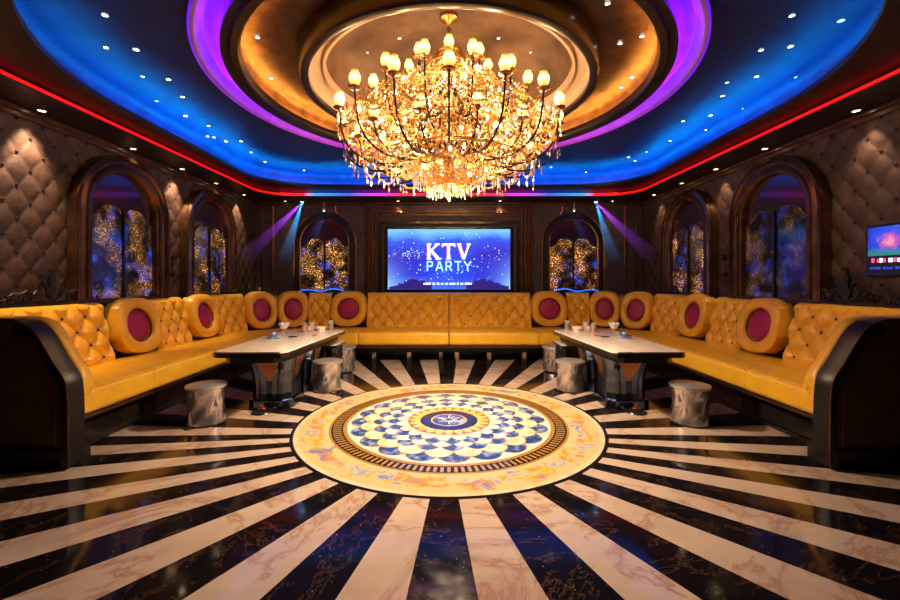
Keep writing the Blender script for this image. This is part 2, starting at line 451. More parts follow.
circ = [(CX + 2.235 * sin(2 * PI * i / N), CY + 2.235 * cos(2 * PI * i / N)) for i in range(N)]
m = MB()
bridge(m, [(room, SOF), (s0, SOF), (s0, SOF + .018)])
bridge(m, [(s0, SOF + .018), (s1, SOF + .018), (s1, SOF + .085), (loop_rr(*ST, grow=.02), SOF + .085), (l0, 3.085), (l2, 3.09), (l2, 3.135), (l0, 3.135), (l0, 3.10)])
lg = [loop_rr(*LP, grow=.16 - .12 * (1 - cos(PI / 2 * q / 6))) for q in range(7)]
bridge(m, [(l0, 3.10), (l1, 3.10)] + [(lg[q], 3.26 + .10 * sin(PI / 2 * q / 6)) for q in range(7)] + [(l0, 3.36), (circ, 3.36)], 1)
ceil = struct(m.build('ceiling', [ceil_dark, panel_blue]))
# hidden / visible LED strips (parts of the ceiling)
lm = [(x * .99, CY + (y - CY) * .99) for x, y in loop_rr(*LP, grow=.10)]
MB().tube([(x, y, 3.114) for x, y in loop_rr(*LP, grow=.05)], .009, 5, closed=True).build('cove_light_strip', blue_led, ceil)
st = loop_rr(*ST, grow=.035)
side = [(x, y, SOF + .045) for x, y in st]
ia = [i for i in range(N) if side[i][1] > 7.70]
back_idx = sorted(ia, key=lambda i: side[i][0])
rest = [i for i in range(N)]
k0 = max(i for i in ia if i < N // 2); k1 = min(i for i in ia if i > N // 2)
MB().tube([side[i] for i in range(k0, k1 + 1)], .017, 8).build('red_light_strip', red_led, ceil)
MB().tube([side[i % N] for i in range(k1, N + k0 + 1)], .032, 8).build('rainbow_light_strip', rainbow_led, ceil)
# rings
def ringobj(name, prof, mt, par=ceil, n=160, mi=0):
    o = MB().lathe(prof, n, (0, 0, 0)).build(name, mt, par, ang=50); o.location = (CX, CY, 0); return o
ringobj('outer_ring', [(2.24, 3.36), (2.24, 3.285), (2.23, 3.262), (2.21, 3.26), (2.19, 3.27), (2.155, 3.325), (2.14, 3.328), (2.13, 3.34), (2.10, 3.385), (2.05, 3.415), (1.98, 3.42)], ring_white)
ringobj('dark_ring', [(1.985, 3.42), (1.985, 3.262), (2.022, 3.262), (2.022, 3.272), (2.030, 3.272), (2.030, 3.25), (1.97, 3.262), (1.955, 3.24), (1.90, 3.24), (1.885, 3.26), (1.885, 3.325), (1.895, 3.325), (1.895, 3.29), (1.95, 3.29)], wood_black)
ringobj('gold_panel', [(1.95, 3.29), (1.95, 3.42), (1.935, 3.46), (1.89, 3.48), (1.60, 3.48), (1.43, 3.48)], gold_panel)
ringobj('inner_ring', [(1.43, 3.48), (1.43, 3.29), (1.415, 3.255), (1.375, 3.245), (1.345, 3.26), (1.345, 3.30)], wood_black)
ringobj('cream_step', [(1.345, 3.30), (1.345, 3.36), (1.31, 3.39), (1.23, 3.40), (1.22, 3.37), (1.195, 3.37), (1.195, 3.455), (1.201, 3.455), (1.201, 3.40), (1.235, 3.40)], cream_plaster)
ringobj('dome', [(1.235, 3.41), (1.235, 3.50), (1.20, 3.66), (1.10, 3.82), (.92, 3.94), (.65, 4.02), (.35, 4.055), (0.0, 4.06)], dome_mat)
def ringtube(name, r, z, t, mt):
    o = MB().tube([(r * sin(2 * PI * i / 160), r * cos(2 * PI * i / 160), z) for i in range(160)], t, 5, closed=True).build(name, mt, ceil); o.location = (CX, CY, 0)
ringtube('ring_light_strip', 2.006, 3.275, .008, purple_led)
ringtube('edge_highlight_tube', 2.234, 3.266, .010, edge_highlight)  # glowing tube added for the pink highlight along the lip edge
ringtube('gold_light_strip', 1.920, 3.303, .009, gold_led)
ringtube('cream_light_strip', 1.218, 3.42, .006, cream_led)

def px(x, y, z):      # where a sight line meets height z
    d = 416 * (z - 1.4) / (280 - y); return ((x - 449) / 416 * d, d)
pins = [(105,14.5),(106,47),(136,49),(43,52.5),(58.5,64,1),(88.5,75.5),(142.5,76,2),(168.5,79),(156.5,100.5,1),(182.5,96.5),(186,129.5),(208.5,125.5),(207.5,136),(185.5,115.5),(229,155),(251,152),(265,161.5),(281,173),(241,141),(214,137),(226,141),
 (792,15),(841,20,1),(790.5,46),(761,49.5),(834.5,52.5),(756.5,76),(797,76.5,1),(727,82,1),(722.5,95.5,2),(744,108,1),(710.5,115),(706.5,129.5),(683,120.8),(670,140.5),(668.7,155),(646.5,151.5,1),(628.5,157),(635,160.5),(647,169),(614,173.5),
 (350,166),(337,176),(304,170),(551,167),(558,176),(586,172),(320,181),(575,182)]
def lampdisc(x, y, z, r, glowm, label, grp, name='ceiling_star_light', par=None):
    o = MB().lathe([(r * 1.25, 0), (r * 1.25, -.004), (r, -.006), (r, -.002)], 14).lathe([(r, -.003), (0, -.003)], 14, mi=1).build(name, [black_iron, glowm])
    o.location = (x, y, z); tag(o, label, 'ceiling light', grp); return o
for p in pins:
    x, y = px(p[0], p[1], 3.36)
    if math.hypot(x - CX, y - CY) < 2.36: continue
    c = p[2] if len(p) > 2 else 0
    lampdisc(x, y, 3.358, .018 + .006 * random.random(), (led_white, led_blue_star, led_pink_star)[c],
             ('tiny white star light in the blue ceiling panel', 'tiny blue star light in the blue ceiling panel', 'tiny pink star light in the blue ceiling panel')[c],
             ('white', 'blue', 'pink')[c] + ' star lights in the blue ceiling')
for p in [(257.5, 37), (271, 78, 1), (279, 99), (620, 43), (632, 77), (642, 36), (607.5, 3), (621, 87, 1)]:
    x, y = px(p[0], p[1], 3.475)
    if 1.46 < math.hypot(x - CX, y - CY) < 1.88:
        c = len(p) > 2
        lampdisc(x, y, 3.474, .018, led_blue_star if c else led_white, 'tiny %s star light in the bronze ring panel around the chandelier' % ('blue' if c else 'white'),
                 ('blue' if c else 'white') + ' star lights in the bronze ring panel')
for rr_, n in ((.62, 6), (.98, 8)):
    for i in range(n):
        a = 2 * PI * (i + .5) / n; z = 4.024 if rr_ < .8 else 3.905
        lampdisc(CX + rr_ * cos(a), CY + rr_ * sin(a), z, .016, led_white, 'tiny white star light inside the central dome', 'star lights inside the dome')

# soffit downlights
def spot(x, y, z, tgt, power, ang, colr, blend=.6, size=.02, name='spot'):
    l = bpy.data.lights.new(name, 'SPOT'); l.energy = power; l.spot_size = math.radians(ang); l.spot_blend = blend; l.color = colr; l.shadow_soft_size = size
    o = bpy.data.objects.new(name, l); COL.objects.link(o); o.location = (x, y, z)
    o.rotation_euler = (Vector(tgt) - Vector((x, y, z))).to_track_quat('-Z', 'Y').to_euler(); return o
where = {3.8: 'nearest the camera', 4.9: 'over the large arched window', 5.8: 'between the two arched windows', 6.65: 'over the far arched window', 7.55: 'by the back corner'}
for sx, sd in ((-1, 'left'), (1, 'right')):
    for y, w in where.items():
        o = MB().lathe([(.045, 0), (.045, -.006), (.032, -.010), (.030, -.003)], 18).lathe([(.030, -.004), (0, -.004)], 18, mi=1).build('downlight', [bronze, led_warm])
        o.location = (sx * (WX - .13), y, SOF); tag(o, 'small round recessed downlight in the %s soffit %s' % (sd, w), 'downlight', 'soffit downlights')
        P = {3.8: 210, 4.9: 24, 5.8: 150, 6.65: 24, 7.55: 120}[y] * (1. if sx < 0 else .22)
        spot(sx * (WX - .13), y, SOF - .02, (sx * (WX + .05), y, 1.9), P, 62, (1, .62, .34), .7)
for x in (-3.2, -1.0, 1.0, 3.2):
    o = MB().lathe([(.04, 0), (.04, -.006), (.028, -.010), (.026, -.003)], 18).lathe([(.026, -.004), (0, -.004)], 18, mi=1).build('downlight', [bronze, led_warm])
    o.location = (x, BY - .16, SOF); tag(o, 'small round recessed downlight in the back soffit ' + ('above the left edge of the screen' if x == -1 else 'above the right edge of the screen' if x == 1 else 'near the back %s corner' % ('left' if x < 0 else 'right')), 'downlight', 'back soffit downlights')
    spot(x, BY - .16, SOF - .02, (x, BY, 1.8), 10, 60, (1, .62, .40), .7)

# crown moulding under the soffit
def trim(name, m, mt): return struct(m.build(name, mt))
for i, sx in enumerate((-1, 1)):
    m = MB(); m.box(*sorted((sx * WX, sx * (WX - .05))), FY, BY, SOF - .05, SOF, bev=.01); m.box(*sorted((sx * WX, sx * (WX - .02))), FY, BY, SOF - .09, SOF - .05)
    trim('trim_%d' % (i + 1), m, wood_brown)
m = MB(); m.box(-WX + .05, WX - .05, BY - .05, BY, SOF - .05, SOF, bev=.01); m.box(-WX + .05, WX - .05, BY - .02, BY, SOF - .08, SOF - .05); trim('trim_3', m, wood_brown)
# gilded edge lines of the soffit steps
# ------------------------------------------------------------------ arched windows
def arch_pts(R, zc, z0, n=24):
    return [(-R, z0)] + [(-R * cos(PI * i / n), zc + R * sin(PI * i / n)) for i in range(n + 1)] + [(R, z0)]
def leaf_poly(sgn, w, z0, zt):
    pts = [(.012, z0), (w, z0), (w, zt - .17)]
    for t, dz in ((.9, -.165), (.8, -.14), (.72, -.10), (.62, -.04), (.5, -.005), (.36, 0), (.2, -.01), (.09, -.04), (.03, -.09)): pts.append((.012 + (w - .012) * t, zt + dz))
    return [(sgn * u, v) for u, v in pts]
gcols = [(1., .40, .085), (1., .44, .10)]
def window(idx, F, R, zc, z0, style, label, seed, amt, blue):
    """F(u, z, d): along wall, height, out of wall"""
    e = bpy.data.objects.new('window_%d' % idx, None); COL.objects.link(e); e['kind'] = 'structure'
    gm = glitter('glitter_%d' % idx, seed, gcols[idx % 2], amt, blue)
    r = R
    MB().prism(arch_pts(r + .03, zc, z0), F, -.004, .02).build('tympanum_pane', tymp_mat, e, smooth=False)
    for s_ in (-1, 1):
        MB().prism(leaf_poly(s_, r - .004, z0, zc + .10), F, .02, .032).build('glitter_pane', gm, e, smooth=False)
        m = MB(); pl = leaf_poly(s_, r - .004, z0, zc + .10)
        m.tube([F(u, v, .036) for u, v in pl[2:]], .006, 5); m.build('leaf_rim', bronze if style else wood_black, e)
    m = MB(); m.prism([(-.013, z0), (.013, z0), (.013, zc + .06), (-.013, zc + .06)], F, .02, .055)
    m.build('mullion', wood_black, e, smooth=False)
    k = MB().ball((0, 0, 0), .018, 10); k.v = [F(x, zc - .42 + y, .06 + z) for x, y, z in k.v]; k.build('knob', gold, e)
    # stepped frame swept round the arch
    if style: prof = [(R + .19, 0), (R + .19, .10), (R + .175, .13), (R + .135, .14), (R + .12, .105), (R + .09, .10), (R + .075, .12), (R + .035, .125), (R + .022, .095), (R + .0, .085), (R - .012, .06), (R - .012, .01)]
    else: prof = [(R + .15, 0), (R + .15, .02), (R + .135, .03), (R + .12, .02), (R + .12, .06), (R + .03, .07), (R + .02, .05), (R, .045), (R - .012, .01)]
    def sw(a, b):
        q = b * (len(prof) - 1); i = min(int(q), len(prof) - 2); t = q - i
        rr = prof[i][0] * (1 - t) + prof[i + 1][0] * t; d = prof[i][1] * (1 - t) + prof[i + 1][1] * t
        L = zc - z0; n = 40
        if a < .2: u, v = -rr, z0 + L * a / .2
        elif a > .8: u, v = rr, zc - L * (a - .8) / .2
        else: th = PI * (a - .2) / .6; u, v = -rr * cos(th), zc + rr * sin(th)
        return F(u, v, d)
    MB().grid(sw, 60, len(prof) - 1).build('frame', frame_metal if style else wood_black, e, ang=35)
    for off, d, t in (((.187, .118, .008), (.128, .112, .006), (.03, .11, .007)) if style else ((.142, .026, .009), (.012, .052, .005))):
        pts = [F(u, v, d) for u, v in arch_pts(R + off, zc, z0, 36)]
        MB().tube(pts, t, 6).build('gilt_bead', bronze if style else gold, e)
    MB().prism([(-R - .2, z0 - .05), (R + .2, z0 - .05), (R + .2, z0), (-R - .2, z0)], F, 0, .11).build('sill', wood_black, e, smooth=False)
    return e
i = 1
for sx in (-1, 1):
    for yc in (4.87, 6.62):
        window(i, (lambda sx, yc: lambda u, v, d: (sx * (WX - d), yc + u, v))(sx, yc), .49, 2.15, 1.20, 1, '', 3.1 * i + (yc > 5) * 1.7, 1.2 if sx < 0 else .55, .9 if yc < 5 else .4); i += 1
for x in (-2.47, 2.47):
    window(i, (lambda xc: lambda u, v, d: (xc + u, BY - d, v))(x), .47, 2.13, 1.20, 0, '', 5.3 * i, 1.6, .25); i += 1

# card suit studs on the piers between the windows
def suit(kind, F):
    m = MB()
    if kind == 'heart': pts = [(16 * sin(t) ** 3 / 16, (13 * cos(t) - 5 * cos(2 * t) - 2 * cos(3 * t) - cos(4 * t)) / 16) for t in [2 * PI * k / 28 for k in range(28)]]
    elif kind == 'spade':
        pts = [(-16 * sin(t) ** 3 / 16, -(13 * cos(t) - 5 * cos(2 * t) - 2 * cos(3 * t) - cos(4 * t)) / 16) for t in [2 * PI * k / 28 for k in range(28)]]
        m.prism([(-.35 * .04, -.045), (.35 * .04, -.045), (.005, -.0), (-.005, 0)], F, .006, .016)
    else: pts = [(0, 1.1), (.8, 0), (0, -1.1), (-.8, 0)]
    m.prism([(u * .04, v * .04) for u, v in pts], F, .0, .016); return m
for sx, sd in ((-1, 'left'), (1, 'right')):
    for z, k in ((1.48, 'heart'), (1.72, 'spade')):
        F = (lambda sx, z: lambda u, v, d: (sx * (WX - d), 5.79 + u, z + v))(sx, z)
        tag(suit(k, F).build('wall_stud', black_iron, smooth=False), 'small black %s shaped stud on the %s wall between the two arched windows' % (k, sd), 'wall ornament', 'card suit studs')

# ------------------------------------------------------------------ screen and its surround
Fb = lambda u, v, d: (u, BY - d, v)
def frame_rect(m, X, z0, z1, w, d0, d1, mi=0, bottom=True):
    m.box(-X, -X + w, BY - d1, BY - d0, z0, z1, mi, bev=.008); m.box(X - w, X, BY - d1, BY - d0, z0, z1, mi, bev=.008)
    m.box(-X + w, X - w, BY - d1, BY - d0, z1 - w, z1, mi, bev=.008)
    if bottom: m.box(-X + w, X - w, BY - d1, BY - d0, z0, z0 + w, mi, bev=.008)
sur = thing('screen_surround', 'wide stepped brown wood surround framing the big screen on the back wall', 'wall frame', (0, 0, 0))
m = MB(); frame_rect(m, 1.66, .9, 2.88, .05, 0, .06); frame_rect(m, 1.60, .9, 2.83, .06, 0, .10); frame_rect(m, 1.53, .9, 2.77, .05, 0, .14); frame_rect(m, 1.47, .9, 2.72, .06, 0, .09); m.build('wood_frame', wood_brown, sur)
m = MB(); frame_rect(m, 1.655, .9, 2.885, .012, .06, .075); frame_rect(m, 1.485, .9, 2.735, .012, .14, .15); m.build('gilt_bead', gold, sur)
MB().box(-1.41, 1.41, BY - .05, BY, .9, 2.66).build('back_panel', wall_fabric, sur, smooth=False)
m = MB(); frame_rect(m, 1.38, 1.12, 2.56, .06, .05, .12); m.build('inner_frame', wood_black, sur)
tv = thing('wall_screen', 'large lit wall screen showing KTV PARTY on a blue night sky', 'screen', (0, BY - .05, 1.16)); tv.scale = (.965, 1, .96)
tv_o = (0, BY - .05, 1.14)
m = MB(); m.box(-1.31, 1.31, -.07, 0, 0, 1.35, bev=.01); m.build('bezel', screen_black, tv)
scr = glow('screen_picture', (0, 0, 1), 1.); g = NG(scr); s_ = g.n('ShaderNodeSeparateXYZ'); co = g.coord(); g.l(co, s_.inputs[0])
vert = g.math('DIVIDE', s_.outputs[2], 1.3); nz = g.noise(co, 1.6, 3, .5)
base = g.ramp(g.math('ADD', vert, g.math('MULTIPLY', g.math('SUBTRACT', nz, .5), .35)), [(.05, (.05, .15, .85)), (.25, (.015, .02, .55)), (.6, (.03, .012, .46)), (.8, (.03, .08, .75)), (.97, (.16, .50, 1.))])
sidebr = g.math('POWER', g.math('DIVIDE', g.math('ABSOLUTE', s_.outputs[0]), 1.25), 5)
low = g.math('POWER', g.math('SUBTRACT', 1., vert), 3)
base = g.mix(g.math('MULTIPLY', g.math('MULTIPLY', sidebr, low), 1.2), base, (.3, .6, 1.))
cen = g.n('ShaderNodeVectorMath', operation='DISTANCE'); g.l(co, cen.inputs[0]); cen.inputs[1].default_value = (0, -.07, .55)
base = g.mix(g.ramp(cen.outputs['Value'], [(0, (.75,) * 3), (.7, (0,) * 3)]), base, (.01, .10, 1.))
g.l(base, g.b.inputs['Emission Color']); g.b.inputs['Emission Strength'].default_value = 1.35
K = glow('text_white', (1., .93, 1.), 1.9); Kp = glow('text_pink', (1., .10, .28), 1.3); Kc = glow('text_cyan', (.35, .8, 1.), 1.8); Kd = glow('skyline', (.03, .012, .22), 1.)
def Fs(u, v, d): return (u, -.078 - d, v)
def stroke(m, a, b, w, mi=0, d=.002):
    (x0, y0), (x1, y1) = a, b; L = math.hypot(x1 - x0, y1 - y0); nx, ny = -(y1 - y0) / L * w / 2, (x1 - x0) / L * w / 2
    m.prism([(x0 + nx, y0 + ny), (x1 + nx, y1 + ny), (x1 - nx, y1 - ny), (x0 - nx, y0 - ny)], Fs, 0, d, mi)
def letters(m, spec, x, y, hgt, wid, gap, w, mi, d=.002):
    for ch in spec:
        W = wid * {'I': .3}.get(ch, 1.)
        for a, b, ww in GL[ch]:
            stroke(m, (x + a[0] * W, y + a[1] * hgt), (x + b[0] * W, y + b[1] * hgt), w * ww, mi, d)
        x += W + gap
GL = {'K': [((.15, 0), (.15, 1), 1.3), ((.15, .42), (.85, 1), .8), ((.35, .55), (.9, 0), 1.3), ((0, .02), (.34, .02), .6), ((0, .98), (.34, .98), .6), ((.62, .98), (1, .98), .6), ((.68, .02), (1.08, .02), .6)],
      'T': [((.5, 0), (.5, 1), 1.3), ((0, .96), (1, .96), .9), ((.32, .02), (.68, .02), .6), ((.03, .8), (.03, .98), .5), ((.97, .8), (.97, .98), .5)],
      'V': [((.12, 1), (.52, 0), 1.3), ((.52, 0), (.9, 1), .8), ((-.02, .98), (.3, .98), .6), ((.72, .98), (1.04, .98), .6)],
      'P': [((.1, 0), (.1, 1), 1), ((.1, .95), (.65, .95), 1), ((.65, .97), (.78, .72), 1), ((.78, .75), (.65, .47), 1), ((.1, .48), (.65, .48), 1)],
      'A': [((0, 0), (.45, 1), 1), ((.45, 1), (.9, 0), 1), ((.2, .33), (.7, .33), 1)],
      'R': [((.1, 0), (.1, 1), 1), ((.1, .95), (.65, .95), 1), ((.65, .97), (.78, .72), 1), ((.78, .75), (.65, .47), 1), ((.1, .48), (.65, .48), 1), ((.45, .48), (.85, 0), 1)],
      'Y': [((0, 1), (.45, .5), 1), ((.9, 1), (.45, .5), 1), ((.45, .5), (.45, 0), 1)]}
GL['t'] = [((.45, 0), (.45, 1), 1), ((0, .95), (.9, .95), 1)]
m = MB(); letters(m, 'KTV', -.45, .675, .31, .265, .045, .05, 1, .001); m.v = [(x - .008, y, z - .006) for x, y, z in m.v]
letters(m, 'KTV', -.45, .68, .31, .265, .045, .042, 0, .004); m.build('title_lettering', [K, Kp], tv, smooth=False)
m = MB(); letters(m, 'PARtY', -.455, .435, .20, .155, .036, .028, 0, .003); m.build('title_lettering', Kc, tv, smooth=False)
m = MB().box(-1.245, 1.245, -.076, -.068, .06, 1.29, 3); x = -.52
random.seed(4)
while x < .46:
    w = random.uniform(.012, .03); m.prism([(x, .155), (x + w, .155), (x + w, .155 + random.uniform(.03, .05)), (x, .19)], Fs, 0, .002); x += w + random.choice((.007, .008, .035))
for sgn in (-1, 1):
    x = .35
    while x < 1.2:
        w = random.uniform(.03, .07); h = .05 + .22 * max(0, 1 - abs(x - .68) / .45) * random.uniform(.5, 1.) + .03 * random.random()
        m.prism([(sgn * x, .062), (sgn * (x + w), .062), (sgn * (x + w), .062 + h * .9), (sgn * (x + w / 2), .062 + h), (sgn * x, .062 + h * .85)], Fs, 0, .001, 1); x += w
for k in range(240):
    a = random.random()
    if k % 3 == 0: u, v_ = random.gauss(-.75, .22), random.gauss(.80, .06) + .0
    elif k % 3 == 1: t = random.uniform(-1, 1); u, v_ = t * 1.15, .30 + .55 * abs(t) ** 1.5 + random.gauss(0, .09)
    else: u, v_ = random.uniform(-1.2, 1.2), random.uniform(.2, 1.25)
    if abs(u) > 1.22 or not .1 < v_ < 1.27: continue
    r = random.choice((.005, .006, .008, .013)); m.prism([(u + r * cos(PI / 3 * q), v_ + r * sin(PI / 3 * q)) for q in range(6)], Fs, 0, .001, 2)
m.build('display', [K, Kd, glow('spark', (.45, .85, 1), 1.6), scr], tv, smooth=False)

# small screen on right wall
ts = thing('wall_screen', 'small lit screen with a pink and blue fountain picture on the right wall', 'screen', (WX - .0, 3.40, 1.43))
Fr = lambda u, v, d: (-.03 - d, -u, v)
MB().box(-.035, .0, -.41, .41, 0, .46, bev=.006).build('bezel', screen_black, ts)
sm = glow('fountain_picture', (0, 0, 1), 1.0); g = NG(sm); co = g.coord(); s_ = g.n('ShaderNodeSeparateXYZ'); g.l(co, s_.inputs[0])
dd = g.n('ShaderNodeVectorMath', operation='DISTANCE'); g.l(co, dd.inputs[0]); dd.inputs[1].default_value = (-.03, .20, .31)
c = g.ramp(g.math('ADD', dd.outputs['Value'], g.math('MULTIPLY', g.math('SUBTRACT', g.noise(co, 14, 6, .75, 1.), .5), .28)), [(.0, (1, .35, .5)), (.05, (.7, .10, .45)), (.10, (.03, .10, .9)), (.22, (.01, .02, .45)), (.4, (.0, .005, .08))])
nz = g.noise(co, 30, 4, .7)
c = g.mix(g.math('MULTIPLY', g.ramp(g.math('SUBTRACT', g.math('ADD', s_.outputs[2], g.math('MULTIPLY', nz, .08)), .25), [(0, (1,) * 3), (.05, (0,) * 3)]), .8), c, (.03, .30, .12))
c = g.mix(g.math('LESS_THAN', s_.outputs[2], .185), c, (.004, .004, .015))
g.l(c, g.b.inputs['Emission Color'])
m = MB().box(-.039, -.033, -.385, .385, .02, .44); y = -.34
for row, (zz, hh, mi) in enumerate(((.125, .04, 1), (.065, .022, 2))):
    y = -.36
    while y < .36:
        w = random.uniform(.012, .035); m.box(-.041, -.038, y, y + w, zz, zz + hh * random.uniform(.7, 1), mi if mi == 2 else (1 if random.random() < .6 else 3)); y += w + random.choice((.006, .008, .022))
m.build('display', [sm, Kp, glow('cap_blue', (.03, .08, .8), .9), K], ts, smooth=False)

# corner pilaster beads and thin gold rods
tn = 4
for x in (-3.72, -3.5, 3.5, 3.72):
    m = MB(); m.box(x - .012, x + .012, BY - .03, BY, 1.1, SOF - .08, bev=.004); trim('trim_%d' % tn, m, gold if abs(x) < 3.6 else bronze); tn += 1
for x, nm in ((-2.47, 'left'), (2.47, 'right')):
    s_ = -1 if x < 0 else 1; u = x - s_ * .22
    m = MB(); m.tube([(u, BY - .05, SOF - .08), (u, BY - .05, 2.78), (x - s_ * .26, BY - .04, 2.70)], .011, 8); m.ball((u, BY - .05, SOF - .12), .02, 10)
    tag(m.build('gilt_rod', gold), 'short bent gold rod from the soffit to the %s arched window of the back wall' % nm, 'rod', 'gold rods')
    e = thing('pendant_light', 'tiny white hanging lamp above the %s arched window of the back wall' % nm, 'lamp', (x, BY - .09, 2.77), 'tiny hanging lamps')
    MB().tube([(0, 0, .03), (0, 0, SOF - 2.77)], .005, 6).build('stem', white_plastic, e)
    MB().lathe([(0, .04), (.03, .035), (.035, 0), (.02, -.01)], 14).build('lamp_shade', white_plastic, e)
    MB().ball((0, 0, 0), .016, 8).build('bulb', led_white, e)

# ------------------------------------------------------------------ sofas
L1 = 3.12; R1 = 1.25; LA = R1 * PI / 2; YN = 3.20; XB = 3.6; YA = YN + L1; XA = XB - R1; LT = L1 + LA + XA
def path(t):
    """point on the seat/back line and inward normal for the left run (x negative)"""
    if t < L1: return (-XB, YN + t), (1., 0.)
    if t < L1 + LA:
        a = (t - L1) / R1; return (-XA - R1 * cos(a), YA + R1 * sin(a)), (cos(a), -sin(a))
    return (-XA + (t - L1 - LA), YA + R1), (0., -1.)
LEAN = .13
def S(t, w, z, s_=-1, lean=True):
    (x, y), (nx, ny) = path(t)
    if lean and z > .55: w = w - LEAN * (z - .55) / .62
    x += nx * w; y += ny * w
    return (x * -s_ * 1., y, z) if s_ > 0 else (x, y, z)
def back_panel(t0, t1, s_, W=.235, H=.285, ztop=1.165, amp=.05, u0=0.):
    m = MB(); nu = max(10, int((t1 - t0) / .012)); prof = []
    nz = 50
    for j in range(nz + 1): prof.append((0., .50 + (ztop - .06 - .50) * j / nz, 1))
    for j in range(1, 9): a = PI / 2 * j / 8; prof.append((-.06 + .06 * cos(a), ztop - .06 + .06 * sin(a), max(0, 1 - j / 5)))
    prof += [(-.12, ztop, 0), (-.13, ztop - .1, 0), (-.13, .5, 0)]
    def fn(a, b):
        t = t0 + (t1 - t0) * a; w, z, k = prof[int(round(b * (len(prof) - 1)))]
        e = min(1, min(t - t0, t1 - t) / .03 + .0); e = math.sqrt(max(0, 1 - (1 - e) ** 2))
        tf = tuft(t - u0, z - .60, W, H, .50)
        ww = w + (.012 + amp * tf * k) * e + (0 if k else 0) + .012 * (1 - k) * e
        return S(t, ww, z, s_)
    m.grid(fn, nu, len(prof) - 1)
    # buttons
    i0 = int((t0 - u0) / (W / 2)) - 1
    for i in range(i0, i0 + int((t1 - t0) / (W / 2)) + 4):
        for j in range(-1, 5):
            if (i + j) % 2: continue
            t = u0 + i * W / 2; z = .60 + j * H / 2
            if t0 + .05 < t < t1 - .05 and .54 < z < ztop - .07:
                k = len(m.v); m.lathe([(0, .014), (.009, .012), (.014, 0)], 8, mi=1)
                for q in range(k, len(m.v)):
                    a_, b_, c_ = m.v[q]; m.v[q] = S(t + a_, .018 + c_, z + b_, s_)
    return m
def ring_panel(tc, hw, s_, z0=.555, z1=1.20):
    zc = (z0 + z1) / 2; hh = (z1 - z0) / 2; m = MB(); ex = 2 / 2.7
    def se(a):
        c, s2 = cos(a), sin(a); return (abs(c) ** ex * (1 if c > 0 else -1), abs(s2) ** ex * (1 if s2 > 0 else -1))
    def fn(a, b):
        A = 2 * PI * a; cx, cz = se(A); ex_, ez = cos(A), sin(A)
        ri = .58; rho = ri + (1 - ri) * b; bl = b
        ux = (ex_ * (1 - bl) + cx * bl) * rho * hw; uz = (ez * (1 - bl) + cz * bl) * rho * hh
        w = .055 + .060 * math.sqrt(max(0, 1 - (2 * b - 1) ** 2)) if 0 < b < 1 else .02
        if b >= 1: w = -.05
        return S(tc + ux, w, zc + uz, s_)
    m.grid(fn, 56, 14, wrapu=True)
    def cap(a, b):
        A = 2 * PI * a; cx, cz = se(A); return S(tc + cx * hw * b, -.05 - .001, zc + cz * hh * b, s_)
    m.grid(cap, 56, 1, wrapu=True)
    p = MB()
    def dome(a, b):
        A = 2 * PI * a; r = .58 * b; return S(tc + cos(A) * r * hw, .035 + .045 * math.sqrt(max(0, 1 - b * b)), zc + sin(A) * r * hh, s_)
    p.grid(dome, 40, 8, wrapu=True)
    rim = MB(); rim.tube([S(tc + cos(2 * PI * i / 48) * .59 * hw, .062, zc + sin(2 * PI * i / 48) * .59 * hh, s_) for i in range(48)], .008, 6, closed=True)
    return m, p, rim
def cushion(t0, t1, s_, depth=.72, z0=.32, z1=.535, crown=.015):
    r = .05; prof = []
    for cx, cz, a0 in ((depth - r, z0 + r, -PI / 2), (depth - r, z1 - r, 0)):
        for k in range(6): a = a0 + PI / 2 * k / 5; prof.append((cx + r * cos(a), cz + r * sin(a)))
    prof = [(-.05, z0)] + prof + [(depth * .7, z1 + crown * .7), (depth * .4, z1 + crown), (0., z1 + crown * .5), (-.05, z1)]
    nu = max(4, int((t1 - t0) / .04)); m = MB()
    def fn(a, b):
        # rounded ends
        q = int(round(b * len(prof))) % len(prof); w, z = prof[q]
        e = min(a, 1 - a) * (t1 - t0); k = 1. if e > .04 else math.sqrt(max(0, 1 - (1 - e / .04) ** 2))
        zc = (z0 + z1) / 2; z = zc + (z - zc) * (.86 + .14 * k); w = min(w, depth - (1 - k) * .018)
        return S(t0 + .003 + (t1 - t0 - .006) * a, w, z, s_, False)
    us = MB(); m.grid(fn, nu * 3, len(prof), wrapv=True)
    n = len(prof); tot = len(m.v)
    m.add([m.v[i] for i in range(n)], [tuple(range(n))]); m.add([m.v[tot - n + i] for i in range(n)], [tuple(range(n))])
    pp = MB(); pp.tube([S(t0 + .01 + (t1 - t0 - .02) * i / 40, depth - .012, z1 - .008, s_, False) for i in range(41)], .006, 6)
    return m, pp
def ext(t0, t1, poly, s_, m=None, mi=0, n=None):
    m = m or MB(); n = n or max(2, int((t1 - t0) / .06)); k = len(poly)
    m.grid(lambda a, b: S(t0 + (t1 - t0) * a, *poly[int(round(b * k)) % k], s_, False), n, k, mi, wrapv=True)
    m.add([S(t0, *p, s_, False) for p in poly], [tuple(range(k))], mi); m.add([S(t1, *p, s_, False) for p in poly], [tuple(range(k))], mi); return m
def box_poly(w0, w1, z0, z1): return [(w0, z0), (w1, z0), (w1, z1), (w0, z1)]

